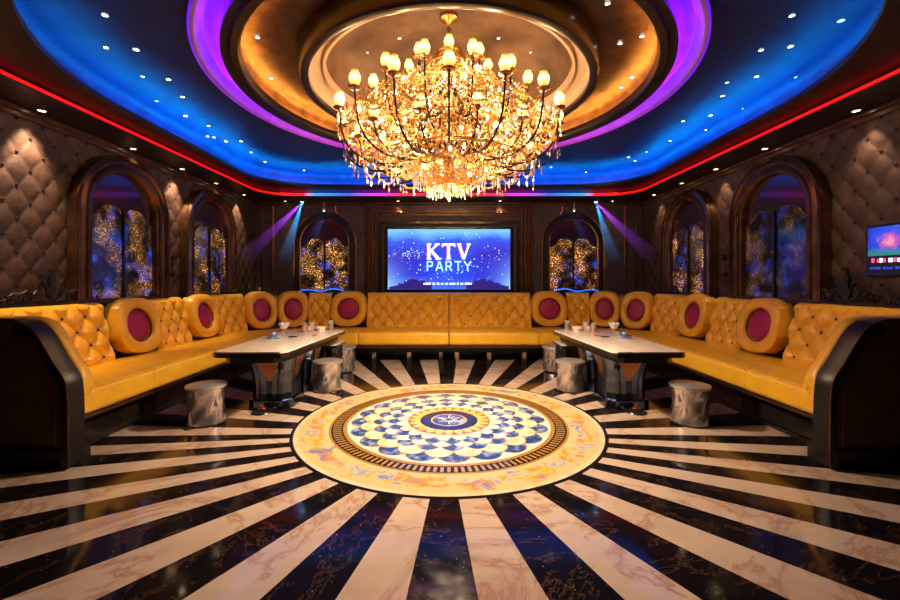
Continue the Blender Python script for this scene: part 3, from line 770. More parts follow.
def crest(F, sc_=1.):
    """carved scroll crest: F(u, v, d)"""
    m = MB()
    def tb(pts, r0, r1=None):
        r1 = r0 if r1 is None else r1; n = len(pts)
        m.tube([F(u * sc_, v * sc_, d * sc_) for u, v, d in pts], [(r0 + (r1 - r0) * i / (n - 1)) * sc_ for i in range(n)], 7)
    def spiral(cx, cz, r, a0, turns, sg, r0, r1, d=0.):
        tb([(cx + sg * r * (1 - .8 * i / 22) * cos(a0 + turns * 2 * PI * i / 22), cz + r * (1 - .8 * i / 22) * sin(a0 + turns * 2 * PI * i / 22), d) for i in range(23)], r0, r1)
    leafp = [(0, .0), (.030, .05), (.034, .12), (.020, .20), (.028, .25), (.012, .29), (0, .335), (-.012, .29), (-.028, .25), (-.020, .20), (-.034, .12), (-.030, .05)]
    m.prism([(u * sc_, v * sc_) for u, v in leafp], F, -.018 * sc_, .018 * sc_)
    for sg in (-1, 1):
        tb([(sg * .02, .06, .01), (sg * .05, .14, .01), (sg * .075, .21, .01), (sg * .115, .23, .01), (sg * .135, .20, .01), (sg * .115, .17, .01)], .016, .008)
        tb([(sg * .02, .02, .01), (sg * .09, .07, .01), (sg * .15, .13, .01), (sg * .19, .10, .01), (sg * .17, .06, .01), (sg * .14, .07, .01)], .018, .009)
        spiral(sg * .22, .06, .055, PI / 2, 1.2, sg, .017, .008)
        spiral(sg * .34, .045, .05, PI / 2, 1.3, -sg, .015, .007)
        spiral(sg * .45, .03, .035, PI / 2, 1.2, sg, .013, .006)
        tb([(sg * .0, .0, 0), (sg * .15, .01, 0), (sg * .3, .015, 0), (sg * .45, .0, 0), (sg * .62, -.01, 0)], .026, .010)
        tb([(sg * .15, .09, 0), (sg * .24, .13, .01), (sg * .30, .10, .01), (sg * .36, .11, .01), (sg * .42, .06, .01), (sg * .55, .03, 0)], .014, .005)
        for q in range(5): m.ball(F(sg * (.10 + .1 * q) * sc_, (.10 - .012 * q + .02 * (q % 2)) * sc_, .012 * sc_), .016 * sc_, 8)
    return m

for s_, sd, other in ((-1, 'left', 'right'), (1, 'right', 'left')):
    # --- long straight run with the scroll arm
    r = thing('sofa', 'long tufted gold leather sofa along the %s wall ending in a black scroll arm' % sd, 'sofa', (0, 0, 0), None)
    m = ext(.02, 3.28, box_poly(-.1, .54, 0, .30), s_)
    for a, b in ((.25, .95), (1.1, 1.8), (1.95, 2.65), (2.75, 3.2)):     # sunk mouldings on the plinth
        for q in (0, 1):
            m.tube([S(a, .545, .05, s_, False), S(b, .545, .05, s_, False), S(b, .545, .24, s_, False), S(a, .545, .24, s_, False)], .007, 5, closed=True)
            a += .03; b -= .03
    m.build('plinth', wood_black, r)
    m = ext(.02, 3.28, box_poly(-.1, .66, .275, .32), s_); m.build('seat_rail', wood_brown, r)
    MB().tube([S(.04 + i * .08, .663, .298, s_, False) for i in range(41)], .006, 6).build('gilt_bead', bronze, r)
    for a, b, cr in ((.03, .87, .035), (.87, 3.28, .015)):
        c, pp = cushion(a, b, s_, crown=cr); co_ = c.build('seat_cushion', leather, r); pp.build('piping', leather, co_)
    back_panel(.10, 1.25, s_, .25, .285, u0=.13).build('tufted_back', [leather, button], r)
    back_panel(1.95, 2.58, s_, .19, .285, u0=2.265).build('tufted_back', [leather, button], r)
    for tc in (1.64, 2.95):
        a, p, q = ring_panel(tc, .335, s_); h = a.build('round_headrest', leather, r); p.build('plum_pad', plum, h); q.build('rim', bronze, h)
    m = ext(.0, 3.28, [(-.13, .1), (-.13, 1.0), (-.20, 1.16), (-.225, 1.16), (-.225, .1)], s_)
    m.build('back_frame', wood_black, r)
    # scroll arm
    X0 = (lambda s_: lambda u, v, d: ((XB - u) * s_, YN + .02 - d, v))(s_)
    prof = [(-.20, .12), (.70, .12), (.72, .62), (.68, .72), (.60, .84), (.53, .96), (.47, 1.04), (.40, 1.09), (.30, 1.11), (-.20, 1.11)]
    arm = MB().prism(prof, X0, -.06, .10).build('arm', leather_dark, r, smooth=False)
    sw = [(.80, .02), (.80, .35), (.79, .58), (.765, .68), (.70, .78), (.635, .89), (.58, .98), (.52, 1.05), (.44, 1.09), (.385, 1.06), (.385, 1.01), (.42, .985), (.455, 1.01)]
    m = MB()
    ns = 60
    def interp(pts, t):
        q = t * (len(pts) - 1); i = min(int(q), len(pts) - 2); f = q - i
        p0 = pts[max(i - 1, 0)]; p1 = pts[i]; p2 = pts[i + 1]; p3 = pts[min(i + 2, len(pts) - 1)]
        return tuple(.5 * (2 * p1[k] + (p2[k] - p0[k]) * f + (2 * p0[k] - 5 * p1[k] + 4 * p2[k] - p3[k]) * f * f + (-p0[k] + 3 * p1[k] - 3 * p2[k] + p3[k]) * f ** 3) for k in range(2))
    cs = [interp(sw, i / ns) for i in range(ns + 1)]
    wd = lambda i: .062 if i < 30 else .062 - .036 * (i - 30) / 30
    vs = []; fs = []
    for i, (u, v) in enumerate(cs):
        u2, v2 = cs[min(i + 1, ns)]; u1, v1 = cs[max(i - 1, 0)]; L = math.hypot(u2 - u1, v2 - v1) or 1
        nx, nz = -(v2 - v1) / L, (u2 - u1) / L; w = wd(i)
        for (a, d) in ((0, .02), (0, .15), (.25, .17), (.75, .17), (1, .15), (1, .02)):
            vs.append(X0(u + nx * w * a, v + nz * w * a, d))
    for i in range(ns):
        for k in range(6): fs.append((i * 6 + k, i * 6 + (k + 1) % 6, (i + 1) * 6 + (k + 1) % 6, (i + 1) * 6 + k))
    fs += [tuple(range(6)), tuple(ns * 6 + k for k in range(6))]
    MB().add(vs, fs).build('scroll_post', ebony, arm)
    MB().tube([X0(u, v, .165) for u, v in cs[:52]], .007, 6).build('gilt_bead', bronze, arm)
    inner = [(.655, .16), (.655, .55), (.63, .64), (.56, .78), (.49, .90), (.43, .98), (.34, 1.03)]
    MB().tube([X0(*interp(inner, i / 30), .104) for i in range(31)] + [X0(-.2, 1.03, .104)], .006, 6).build('nail_head_line', bronze, arm)
    MB().tube([X0(-.20, .15, .104), X0(.655, .15, .104)], .006, 6).build('nail_head_line', bronze, arm)
    # padded gold leather inside of the arm
    pad = [(.79, .56), (.79, .62), (.765, .70), (.70, .80), (.635, .91), (.58, 1.0), (.52, 1.075), (.44, 1.11), (.34, 1.12), (.24, 1.12), (.10, 1.125), (-.02, 1.13)]
    pc = [interp(pad, i / 40) for i in range(41)]
    m = MB()
    def pf(a, b):
        u, v = pc[int(round(a * 40))]; th = PI * b
        return X0(u + .0, v + .0 - .05 + .05 * sin(th), -.01 + .05 * cos(th) - .02)
    m.grid(pf, 40, 10)
    body = [(u - .015, v - .045) for u, v in pc] + [(-.02, .5), (.77, .5)]
    m.prism(body, X0, -.07, .0)
    m.build('arm_padding', leather, arm)
    # base block under arm
    MB().prism([(-.2, 0), (.74, 0), (.74, .13), (-.2, .13)], X0, -.1, .13).build('arm_plinth', ebony, arm, smooth=False)
    crF = (lambda s_: lambda u, v, d: ((3.76 - d) * s_, 3.93 + u, 1.17 + v))(s_)
    crest(crF).build('carved_crest', carve, r)
    # --- corner
    r = thing('sofa', 'curved gold leather corner sofa with three round plum headrests in the back %s corner' % sd, 'sofa', (0, 0, 0), None)
    A, B = 3.28, 5.93
    ext(A, B, box_poly(-.1, .50, .17, .30), s_).build('seat_base', wood_black, r)
    for q, (a, b) in enumerate(((A, 4.1), (4.16, 5.0), (5.06, B))): ext(a, b, box_poly(.0, .08, 0, .17), s_).build('kick_board', wood_black, r)
    ext(A, B, box_poly(-.1, .66, .275, .32), s_).build('seat_rail', wood_brown, r)
    for t in (3.4, 4.2, 5.0, 5.8): ext(t - .035, t + .035, box_poly(.40, .46, 0, .17), s_).build('leg', chrome_smooth, r)
    for a, b in ((A, 4.60), (4.60, B)):
        c, pp = cushion(a, b, s_); co_ = c.build('seat_cushion', leather, r); pp.build('piping', leather, co_)
    back_panel(3.28, 3.84, s_, .19, .285, u0=3.56).build('tufted_back', [leather, button], r)
    back_panel(4.87, 5.27, s_, .20, .285, u0=5.07).build('tufted_back', [leather, button], r)
    for tc, hw in ((4.10, .26), (4.62, .26), (5.60, .33)):
        a, p, q = ring_panel(tc, hw, s_); h = a.build('round_headrest', leather, r); p.build('plum_pad', plum, h); q.build('rim', bronze, h)
    ext(A, B, [(-.13, .1), (-.13, 1.0), (-.20, 1.16), (-.225, 1.16), (-.225, .1)], s_).build('back_frame', wood_black, r)
    def cf(u, v, d, s_=s_):
        (x, y), (nx, ny) = path(3.95 + u); w = -.22 + d; return ((x + nx * w) * -s_ if s_ > 0 else (x + nx * w), y + ny * w, 1.16 + v)
    crest(cf, .62).build('carved_crest', carve, r)
    # --- back
    r = thing('sofa', 'gold leather tufted sofa section under the screen, %s of the centre seam' % sd, 'sofa', (0, 0, 0), None)
    A, B = 5.93, LT - .004
    ext(A, B, box_poly(-.1, .50, .17, .30), s_).build('seat_base', wood_black, r)
    ext(A, B, box_poly(.0, .08, 0, .17), s_).build('kick_board', wood_black, r)
    ext(A, B, box_poly(-.1, .66, .275, .32), s_).build('seat_rail', wood_brown, r)
    for t in (6.15, 6.75, 7.3): ext(t - .035, t + .035, box_poly(.40, .46, 0, .17), s_).build('leg', chrome_smooth, r)
    c, pp = cushion(A, B, s_); co_ = c.build('seat_cushion', leather, r); pp.build('piping', leather, co_)
    back_panel(A, B, s_, .235, .285, u0=(A + B) / 2).build('tufted_back', [leather, button], r)
    ext(A, B, [(-.13, .1), (-.13, 1.0), (-.20, 1.16), (-.225, 1.16), (-.225, .1)], s_).build('back_frame', wood_black, r)
    # blue highlight on the corner sofa top, put in as a glowing ribbon
    pts = [S(4.72 + .75 * i / 24, -.19, 1.195 + .02 * sin(i * .45) + .03 * i / 24, s_, False) for i in range(25)]
    tag(MB().tube(pts, .009, 6).build('highlight_ribbon', highlight_blue), 'blue highlight on the curved sofa back in the %s corner, made as a thin glowing ribbon' % sd, 'painted highlight')
# tiny brass candle holder on the left sofa back
e = thing('candle_holder', 'tiny brass candle holder on the sofa back in the left corner', 'candle holder', (*S(4.12, -.18, 0)[:2], 1.17))
MB().lathe([(0, 0), (.05, .0), (.05, .012), (.015, .02), (.012, .05), (.028, .06), (.028, .07), (0, .07)], 16).build('holder', gold, e)
MB().lathe([(0, .07), (.016, .07), (.016, .10), (0, .10)], 12).build('candle', china, e)

# ------------------------------------------------------------------ tables
def make_table(label):
    t = thing('lounge_table', label, 'table', (-1.96, 5.06, 0), 'lounge tables')
    def slab(x0, x1b, x1f, y0, y1, z0, z1, c, mi, m):
        P = [(x0 + c, y0), (x1b - c, y0), (x1b, y0 + c), (x1f, y1 - c), (x1f - c, y1), (x0 + c, y1), (x0, y1 - c), (x0, y0 + c)]
        m.prism(P, lambda u, v, d: (u, v, d), z0, z1, mi)
    m = MB(); slab(-.39, .33, .46, -.93, .93, .655, .684, .05, 0, m); m.build('table_top', table_marble, t, smooth=False)
    m = MB(); slab(-.405, .345, .475, -.945, .945, .628, .672, .05, 0, m); o = m.build('edge_band', wood_black, t, smooth=False)
    m = MB(); slab(-.33, .27, .40, -.86, .86, .56, .628, .08, 0, m); m.build('apron', ebony, t, smooth=False)
    for yc in (-.30, .37):
        hx, hy = .245, .26; ms = MB()
        def octo(h, k): c = .09 * h; return [(hx * h - c, -hy * h), (hx * h, -hy * h + c), (hx * h, hy * h - c), (hx * h - c, hy * h), (-hx * h + c, hy * h), (-hx * h, hy * h - c), (-hx * h, -hy * h + c), (-hx * h + c, -hy * h)]
        zs = [(0, 1.0), (.09, 1.0), (.092, .88), (.16, .84), (.28, .84), (.42, .90), (.54, 1.04), (.56, 1.04)]
        vs = []; fs = []
        for z, h in zs: vs += [(u, v + yc, z) for u, v in octo(h, 0)]
        for q in range(len(zs) - 1):
            for k in range(8): fs.append((q * 8 + k, q * 8 + (k + 1) % 8, (q + 1) * 8 + (k + 1) % 8, (q + 1) * 8 + k))
        fs.append(tuple(range(8))); ms.add(vs, fs)
                # copper V inlays and vertical flutes on the faces
        ivs = []; fv = ms
        for (fx, fy, ax) in ((0, -1, 'x'), (0, 1, 'x'), (1, 0, 'y'), (-1, 0, 'y')):
            def F(u, v, d, fx=fx, fy=fy):
                h = np.interp(v, [z for z, _ in zs], [a for _, a in zs])
                return (u, yc + fy * (hy * h + d), v) if fy else (fx * (hx * h + d), yc + u, v)
            iv = MB(); ivs.append(iv)
            for k in range(5):
                za, zb = .30 + .048 * k, .30 + .048 * (k + 1); wa, wb = .02 + .022 * k, .02 + .022 * (k + 1)
                iv.prism([(-wa, za), (wa, za), (wb, zb), (-wb, zb)], F, -.004, .010)
            for sgn in (-1, 1):
                for (u0, u1) in ((.03, .085), (.11, .145)):
                    for k in range(8):
                        za, zb = .10 + .056 * k, .10 + .056 * (k + 1)
                        sh = lambda z: .055 * max(0, (z - .28) / .26) ** 1.3
                        fv.prism([(sgn * (u0 + sh(za)), za), (sgn * (u1 + sh(za) * .8), za), (sgn * (u1 + sh(zb) * .8), zb), (sgn * (u0 + sh(zb)), zb)], F, -.004, .006, 1)
        p = ms.build('pedestal', [steel_blue, flute_steel], t, smooth=False)
        for iv in ivs: iv.build('copper_inlay', copper, p, smooth=False)
    # brass-knobbed black foot
    m = MB(); m.lathe([(0, 0), (.11, 0), (.10, .015), (.04, .03), (0, .03)], 20, (-.02, -.66, 0)); m.box(-.05, .01, -.66, -.52, .0, .02)
    f = m.build('foot', wood_black, t)
    MB().lathe([(.0, .03), (.035, .032), (.045, .045), (.035, .055), (.015, .06), (.02, .075), (.022, .09), (0, .10)], 14, (-.02, -.66, 0)).build('brass_knob', copper, f)
    return t
tb = make_table('long white marble topped table with black edge and chrome pedestals by the left sofa')
tb2 = dup(tb, 'long white marble topped table with black edge and chrome pedestals by the right sofa', (1.96, 5.06, 0), sx=-1)
def side_table(label, x, sx):
    t = thing('side_table', label, 'table', (x, 5.99, 0), 'low side tables', sx=sx)
    MB().box(-.15, .18, -.24, .24, .485, .50, bev=.004).build('table_top', table_marble, t)
    MB().box(-.16, .19, -.25, .25, .455, .485, bev=.004).build('edge_band', wood_black, t)
    for a, b in ((-.12, -.2), (.14, -.2), (-.12, .2), (.14, .2)): MB().box(a - .018, a + .018, b - .018, b + .018, 0, .455).build('leg', chrome_smooth, t, smooth=False)
    MB().box(-.12, .14, -.2, .2, .16, .18).build('shelf', wood_brown, t, smooth=False)
    return t
side_table('low white topped side table tucked at the far end of the left marble table', -1.74, 1)
side_table('low white topped side table tucked at the far end of the right marble table', 1.74, -1)

# ------------------------------------------------------------------ stools
def make_stool(label, loc):
    t = thing('drum_stool', label, 'stool', loc, 'chrome drum stools')
    m = MB(); rnd = random.Random(3)
    def fn(a, b):
        A = 2 * PI * a; z = .02 + .335 * b
        r = .172 - .014 * sin(PI * b) + .006 * sin(3 * A + 4 * b) * sin(PI * b) + .004 * sin(7 * A - 9 * b) * sin(PI * b)
        return (r * cos(A), r * sin(A), z)
    m.grid(fn, 48, 16, wrapu=True); m.build('body', chrome, t)
    MB().lathe([(0, 0), (.165, 0), (.172, .02), (0, .02)], 36).build('base_ring', wood_black, t)
    MB().lathe([(.166, .350), (.180, .354), (.184, .366), (.180, .378), (.166, .384), (.156, .380), (.150, .384), (.10, .390), (0, .392)], 40).build('lid', brushed, t)
    MB().lathe([(0, 0), (.035, 0), (.03, .014), (0, .018)], 12, (-.07, -.178, 0)).build('foot', wood_black, t)
    return t
stl = make_stool('chrome drum stool standing alone in front of the left marble table', (-2.38, 4.08, 0))
dup(stl, 'chrome drum stool standing alone in front of the right marble table', (2.36, 4.08, 0), rz=2.2)
dup(stl, 'chrome drum stool beside the left table, the nearer of the two on its aisle side', (-1.54, 5.28, 0), rz=1.1)
dup(stl, 'chrome drum stool beside the right table, the nearer of the two on its aisle side', (1.54, 5.28, 0), rz=.3)
dup(stl, 'chrome drum stool past the far end of the left table before the back sofa', (-1.62, 6.42, 0), rz=2.9)
dup(stl, 'chrome drum stool past the far end of the right table before the back sofa', (1.62, 6.42, 0), rz=.7)

# ------------------------------------------------------------------ things on the tables
TZ = .6845
def tabpos(x, y): d = 416 * (1.4 - TZ) / (y - 280); return ((x - 449) / 416 * d, d)
def tumbler(label, x, y, drk=drink, hgt=.13, full=.65, grp='drink glasses'):
    t = thing('drink_glass', label, 'glass', (x, y, TZ), grp)
    MB().lathe([(0, 0), (.034, 0), (.038, hgt), (.035, hgt), (.031, .012), (0, .012)], 20).build('tumbler', glass, t)
    MB().lathe([(0, .013), (.030, .013), (.033, hgt * full), (0, hgt * full)], 20).build('drink', drk, t); return t
def goblet(label, x, y):
    t = thing('goblet', label, 'glass', (x, y, TZ), 'goblets with napkins')
    MB().lathe([(0, 0), (.045, 0), (.045, .005), (.008, .012), (.007, .07), (.02, .085), (.05, .11), (.062, .15), (.058, .15), (.046, .112), (.0, .09)], 22).build('bowl_and_stem', glass, t)
    m = MB()
    for k in range(7):
        a = 2 * PI * k / 7
        m.prism([(-.03, 0), (.03, 0), (.045, .06), (.015, .075), (0, .055), (-.02, .078), (-.045, .06)], (lambda a: lambda u, v, d: ((.015 + v * .6) * cos(a) - u * sin(a), (.015 + v * .6) * sin(a) + u * cos(a), .10 + v + d))(a), 0, .003)
    m.build('napkin', napkin, t, smooth=False); return t
def plate(label, x, y, mt=china, r=.09):
    return tag(MB().lathe([(0, 0), (r * .6, 0), (r, .012), (r, .016), (r * .6, .006), (0, .006)], 28).build('plate', mt, loc=(x, y, TZ)), label, 'plate', 'small plates')
def bowl(label, x, y, r=.075):
    t = thing('serving_bowl', label, 'bowl', (x, y, TZ), 'lit serving bowls')
    MB().lathe([(0, 0), (r * .6, 0), (r, .05), (r, .058), (r * .9, .058), (r * .55, .012), (0, .012)], 28).build('bowl', china, t)
    MB().lathe([(0, .05), (r * .88, .05), (r * .3, .055), (0, .055)], 20).build('wax', glow('candle_wax', (1, .55, .18), 1.3), t); return t
def small_blue(label, x, y):
    t = thing('ash_bowl', label, 'bowl', (x, y, TZ + .007), 'blue glass bowls')
    MB().lathe([(0, 0), (.035, 0), (.055, .03), (.05, .045), (.04, .045), (.035, .015), (0, .012)], 8).build('bowl', blue_glass, t, smooth=False)
    MB().ball((0, 0, .045), .024, 8).build('lump', white_plastic, t); return t
def garnish(label, x, y):
    t = thing('cocktail_glass', label, 'glass', (x, y, TZ), 'orange cocktails')
    MB().lathe([(0, 0), (.05, 0), (.05, .006), (.008, .01), (.007, .05), (.03, .07), (.036, .13), (.033, .13), (.026, .07), (0, .058)], 20).build('stem_glass', glass, t)
    MB().lathe([(0, .06), (.025, .072), (.032, .12), (0, .12)], 18).build('drink', drink, t)
    MB().lathe([(0, -.012), (.03, -.006), (.03, .006), (0, .012)], 14, (.075, 0, .013)).build('fruit_slice', orange_fruit, t); return t
for sx, sd in ((-1, 'left'), (1, 'right')):
    def at(x, y): p = tabpos(449 + sx * (449 - x) * -1 if False else x, y); return (p[0] * (1 if sx < 0 else -1), p[1])
    x, y = at(274, 338); plate('small pale plate under the blue bowl on the %s marble table' % sd, x, y, china, .10); small_blue('small blue glass bowl on a pale plate on the %s marble table' % sd, x, y)
    x, y = at(284, 336.5); goblet('stemmed goblet holding a crumpled pale napkin on the %s marble table' % sd, x, y)
    x, y = at(293, 337); tag(MB().box(-.05, .05, -.03, .03, 0, .01, bev=.003).build('coaster', steel_blue, loc=(x, y, TZ)), 'dark blue coaster beside the goblet on the %s marble table' % sd, 'coaster')
    x, y = at(309, 336); garnish('orange cocktail with a fruit slice at its foot on the %s marble table' % sd, x, y)
    x, y = at(304.5, 332); tumbler('amber drink in a tumbler behind the orange cocktail on the %s marble table' % sd, x, y)
    x, y = at(312, 331.2); tumbler('clear tumbler left of the lit bowl on the left marble table' if sx < 0 else 'clear tumbler right of the lit bowl on the right marble table', x, y, glass)
    x, y = at(321, 330.9); bowl('cream bowl with glowing candle wax at the far end of the %s marble table' % sd, x, y)
    x, y = at(331, 330.2); tumbler('dark drink in a tumbler on the aisle corner of the %s marble table' % sd, x, y, mat('cola' + sd, (.12, .03, .01), .1), .14, .7)

# ------------------------------------------------------------------ beam lights in the haze
def beam_light(sx, sd):
    px_, py_, pz_ = sx * 2.66, 7.62, 2.86
    e = thing('stage_light', 'small lamp under the soffit throwing blue and purple beams at the back %s corner' % sd, 'stage light', (px_, py_, pz_), 'beam lights')
    MB().tube([(0, .0, .04), (0, 0, SOF - pz_)], .008, 8).build('bracket', black_iron, e)
    MB().ball((0, 0, .0), .042, 14).build('housing', black_iron, e)
    k = MB().lathe([(0, 0), (.026, 0), (.028, .01)], 14, (sx * .025, -.02, -.045)); k.build('lens', glow('lens' + sd, (.1, .75, 1), 12), e)
    for nm, tgt, c, P, hw in (('blue', (sx * 3.10, 7.72, 1.66), (.02, .40, 1.), 290, .12), ('purple', (sx * 3.60, 7.20, 1.72), (.45, .03, 1.), 330, .11)):
        a = Vector((px_ + sx * .02, py_ - .03, pz_ - .05)); b = Vector(tgt); d = (b - a); L = d.length; d.normalize()
        spot(*a, tgt, P * (1 if sx < 0 else .8), math.degrees(2 * math.atan(hw + .03)), c, .5, .01)
        u = d.orthogonal().normalized(); v = d.cross(u); m = MB(); n = 20; vs = []
        for q, rr in ((.02, .012), (L, L * hw)):
            for i in range(n): vs.append(d * q + (u * cos(2 * PI * i / n) + v * sin(2 * PI * i / n)) * rr)
        m.add(vs, [(i, (i + 1) % n, n + (i + 1) % n, n + i) for i in range(n)] + [tuple(range(n))[::-1], tuple(range(n, 2 * n))])
        hz = bpy.data.materials.new('haze'); hz.use_nodes = True; nt = hz.node_tree; nt.nodes.remove(nt.nodes['Principled BSDF'])
        vsn = nt.nodes.new('ShaderNodeVolumeScatter'); vsn.inputs['Density'].default_value = .55; 
        tc = nt.nodes.new('ShaderNodeTexCoord'); le = nt.nodes.new('ShaderNodeVectorMath'); le.operation = 'LENGTH'; nt.links.new(tc.outputs['Object'], le.inputs[0])
        mr = nt.nodes.new('ShaderNodeMapRange'); mr.inputs['From Min'].default_value = .1; mr.inputs['From Max'].default_value = L * .97; mr.inputs['To Min'].default_value = 1.5; mr.inputs['To Max'].default_value = 0.
        nt.links.new(le.outputs['Value'], mr.inputs['Value']); nt.links.new(mr.outputs[0], vsn.inputs['Density'])
        nt.links.new(vsn.outputs[0], nt.nodes['Material Output'].inputs['Volume'])
        o = m.build('light_haze', hz, smooth=False, loc=a)
        tag(o, '%s light beam in the haze slanting down in the back %s corner' % (nm, sd), 'light beam', None, 'stuff')
beam_light(-1, 'left'); beam_light(1, 'right')

# ------------------------------------------------------------------ chandelier
ch = thing('chandelier', 'huge gold crystal chandelier with tiers of lit glass shades under the dome', 'chandelier', (CX, CY, 0))
R_ = random.Random(11)
def zr(y, d): return 1.4 + (280 - y) / 416 * d
m = MB(); m.lathe([(0, 4.055), (.09, 4.05), (.09, 4.03), (.04, 4.0), (.02, 3.97), (0, 3.97)], 24); m.build('ceiling_canopy', gold, ch)
m = MB()
for i in range(9): m.tube([(.018 * cos(2 * PI * q / 10) * (1 if i % 2 else .2), .018 * sin(2 * PI * q / 10) * (.2 if i % 2 else 1), 3.97 - i * .035 + .025 * sin(2 * PI * q / 10) * 1.) for q in range(10)], .005, 5, closed=True)
m.tube([(0, 0, 3.98), (0, 0, 3.66)], .009, 6); m.build('chain', bronze, ch)
# crown
m = MB()
for i in range(10):
    a = 2 * PI * i / 10; c, s_ = cos(a), sin(a)
    m.tube([(r * c, r * s_, z) for r, z in ((.02, 3.72), (.08, 3.74), (.13, 3.70), (.155, 3.62), (.14, 3.54), (.17, 3.50), (.185, 3.54))], .010, 6)
m.tube([(.15 * cos(2 * PI * i / 30), .15 * sin(2 * PI * i / 30), 3.585) for i in range(30)], .012, 6, closed=True)
m.build('crown', gold, ch)
m = MB(); m.lathe([(0, 3.72), (.03, 3.70), (.02, 3.6), (.035, 3.5), (.06, 3.42), (.03, 3.34), (.028, 3.2), (.07, 3.12), (.10, 3.02), (.05, 2.94), (.035, 2.8), (.05, 2.72), (.12, 2.66), (.14, 2.58), (.08, 2.50), (.03, 2.42), (.05, 2.36), (.0, 2.28)], 24)
m.build('column', bronze, ch)
m = MB(); m.ball((0, -.30, 2.60), .035, 12); m.build('finial', black_iron, ch)
SH = [(.0, 0), (.022, .0), (.040, .02), (.053, .05), (.055, .078), (.045, .105), (.034, .120), (.038, .128)]
shade_proto = None
def shade_mesh():
    b = MB().lathe(SH, 14); return b, [p[2] / .128 for p in b.v]
tiers = [(16, 1.10, 2.97, 2.60, .86), (12, .77, 3.25, 2.86, .84), (8, .40, 3.50, 3.16, .82), (12, .90, 2.78, 2.60, .75), (8, .52, 2.88, 2.62, .75)]
lamp_pos = []
for ti, (n, r, z, zh, sc_) in enumerate(tiers):
    for i in range(n):
        a = 2 * PI * (i + (.5 if ti % 2 else 0)) / n - PI / 2; c, s_ = cos(a), sin(a)
        rr = r * (1 + R_.uniform(-.02, .02)); zz = z + R_.uniform(-.02, .02)
        m = MB()
        cp = [(.05, zh + .10), (.16, zh + .18), (.26 * rr + .10, zh + .10), (.45 * rr, zh - .05), (.68 * rr, zh - .10), (.88 * rr, zh - .02), (.97 * rr, zh + .12 * (z - zh) / .36), (rr, zz - .02)]
        pts = []
        for q in range(25):
            u, v = interp(cp, q / 24); pts.append((u * c, u * s_, v))
        m.tube(pts, [.014 - .006 * q / 24 for q in range(25)], 6)
        if ti < 2: # small scroll on the arm
            m.tube([((.62 * rr + .05 * (1 - q / 14) * cos(q * .55)) * c, (.62 * rr + .05 * (1 - q / 14) * cos(q * .55)) * s_, zh - .02 + .05 * (1 - q / 14) * sin(q * .55)) for q in range(15)], .006, 5)
        arm = m.build('arm', black_iron, ch)
        MB().lathe([(0, -.035), (.012, -.03), (.015, -.012), (.05, -.004), (.056, .004), (.02, .0), (.018, .018), (0, .018)], 14, (rr * c, rr * s_, zz)).build('candle_cup', bronze, arm)
        b, h = shade_mesh(); b.v = [(x * sc_ + rr * c, y * sc_ + rr * s_, zq * sc_ * 1.15 + zz + .012) for x, y, zq in b.v]
        b.build('glass_shade', shade_mat, arm, h=h)
        lamp_pos.append((rr * c, rr * s_, zz))
# bottom basket frame
m = MB()
for r, z in ((.36, 2.56), (.30, 2.44), (.18, 2.34)): m.tube([(r * cos(2 * PI * i / 40), r * sin(2 * PI * i / 40), z) for i in range(40)], .010, 6, closed=True)
for r, z in ((.80, 2.56), (.55, 2.92), (.28, 3.26)): m.tube([(r * cos(2 * PI * i / 60), r * sin(2 * PI * i / 60), z) for i in range(60)], .009, 6, closed=True)
m.build('hoop', gold, ch)
for i in range(10):
    a = 2 * PI * i / 10; b, h = shade_mesh(); b.v = [(x * .6 + .26 * cos(a), y * .6 + .26 * sin(a), 2.46 + zq * .7) for x, y, zq in b.v]
    b.build('basket_lamp', shade_mat, ch, h=h)
# long drops as parts (100)
def drop(m, x, y, z, s=1., mi=0):
    m.octa((x, y, z + .012 * s), .006 * s, .010 * s, mi); m.octa((x, y, z - .008 * s), .007 * s, .012 * s, mi)
    m.add([(x + .011 * s, y, z - .045 * s), (x, y + .011 * s, z - .045 * s), (x - .011 * s, y, z - .045 * s), (x, y - .011 * s, z - .045 * s), (x, y, z - .018 * s), (x, y, z - .072 * s)],
          [(0, 1, 4), (1, 2, 4), (2, 3, 4), (3, 0, 4), (1, 0, 5), (2, 1, 5), (3, 2, 5), (0, 3, 5)], mi)
def make_drop(x, y, z, s, mt):
    b = MB(); drop(b, 0, 0, 0, s); b.build('crystal_drop', mt, ch, smooth=False, loc=(x, y, z))
cnt = 0
for n, r, z, s, mt in ((48, 1.09, 2.90, 1.25, crystal_pale), (30, .84, 2.50, 1.3, crystal_pale), (22, .36, 2.44, 1.3, crystal_pale)):
    for i in range(n):
        a = 2 * PI * i / n; make_drop(r * cos(a), r * sin(a), z + .03 * cos(i * 2.4), s, mt); cnt += 1
m = MB()
def rad_at(z): # bell envelope
    return np.interp(z, [2.30, 2.38, 2.46, 2.58, 2.72, 2.9, 3.1, 3.3, 3.5, 3.6], [.08, .22, .42, .88, 1.06, 1.08, .88, .60, .34, .12])
def strand(p0, p1, sag, n, sz=.0115):
    p0 = Vector(p0); p1 = Vector(p1)
    for i in range(n + 1):
        t = i / n; p = p0.lerp(p1, t); z = p.z - sag * 4 * t * (1 - t)
        m.octa((p.x, p.y, z), sz, sz * 1.2, 1 if R_.random() < .22 else 0)
def P3(a, r, z): return (r * cos(a), r * sin(a), z)
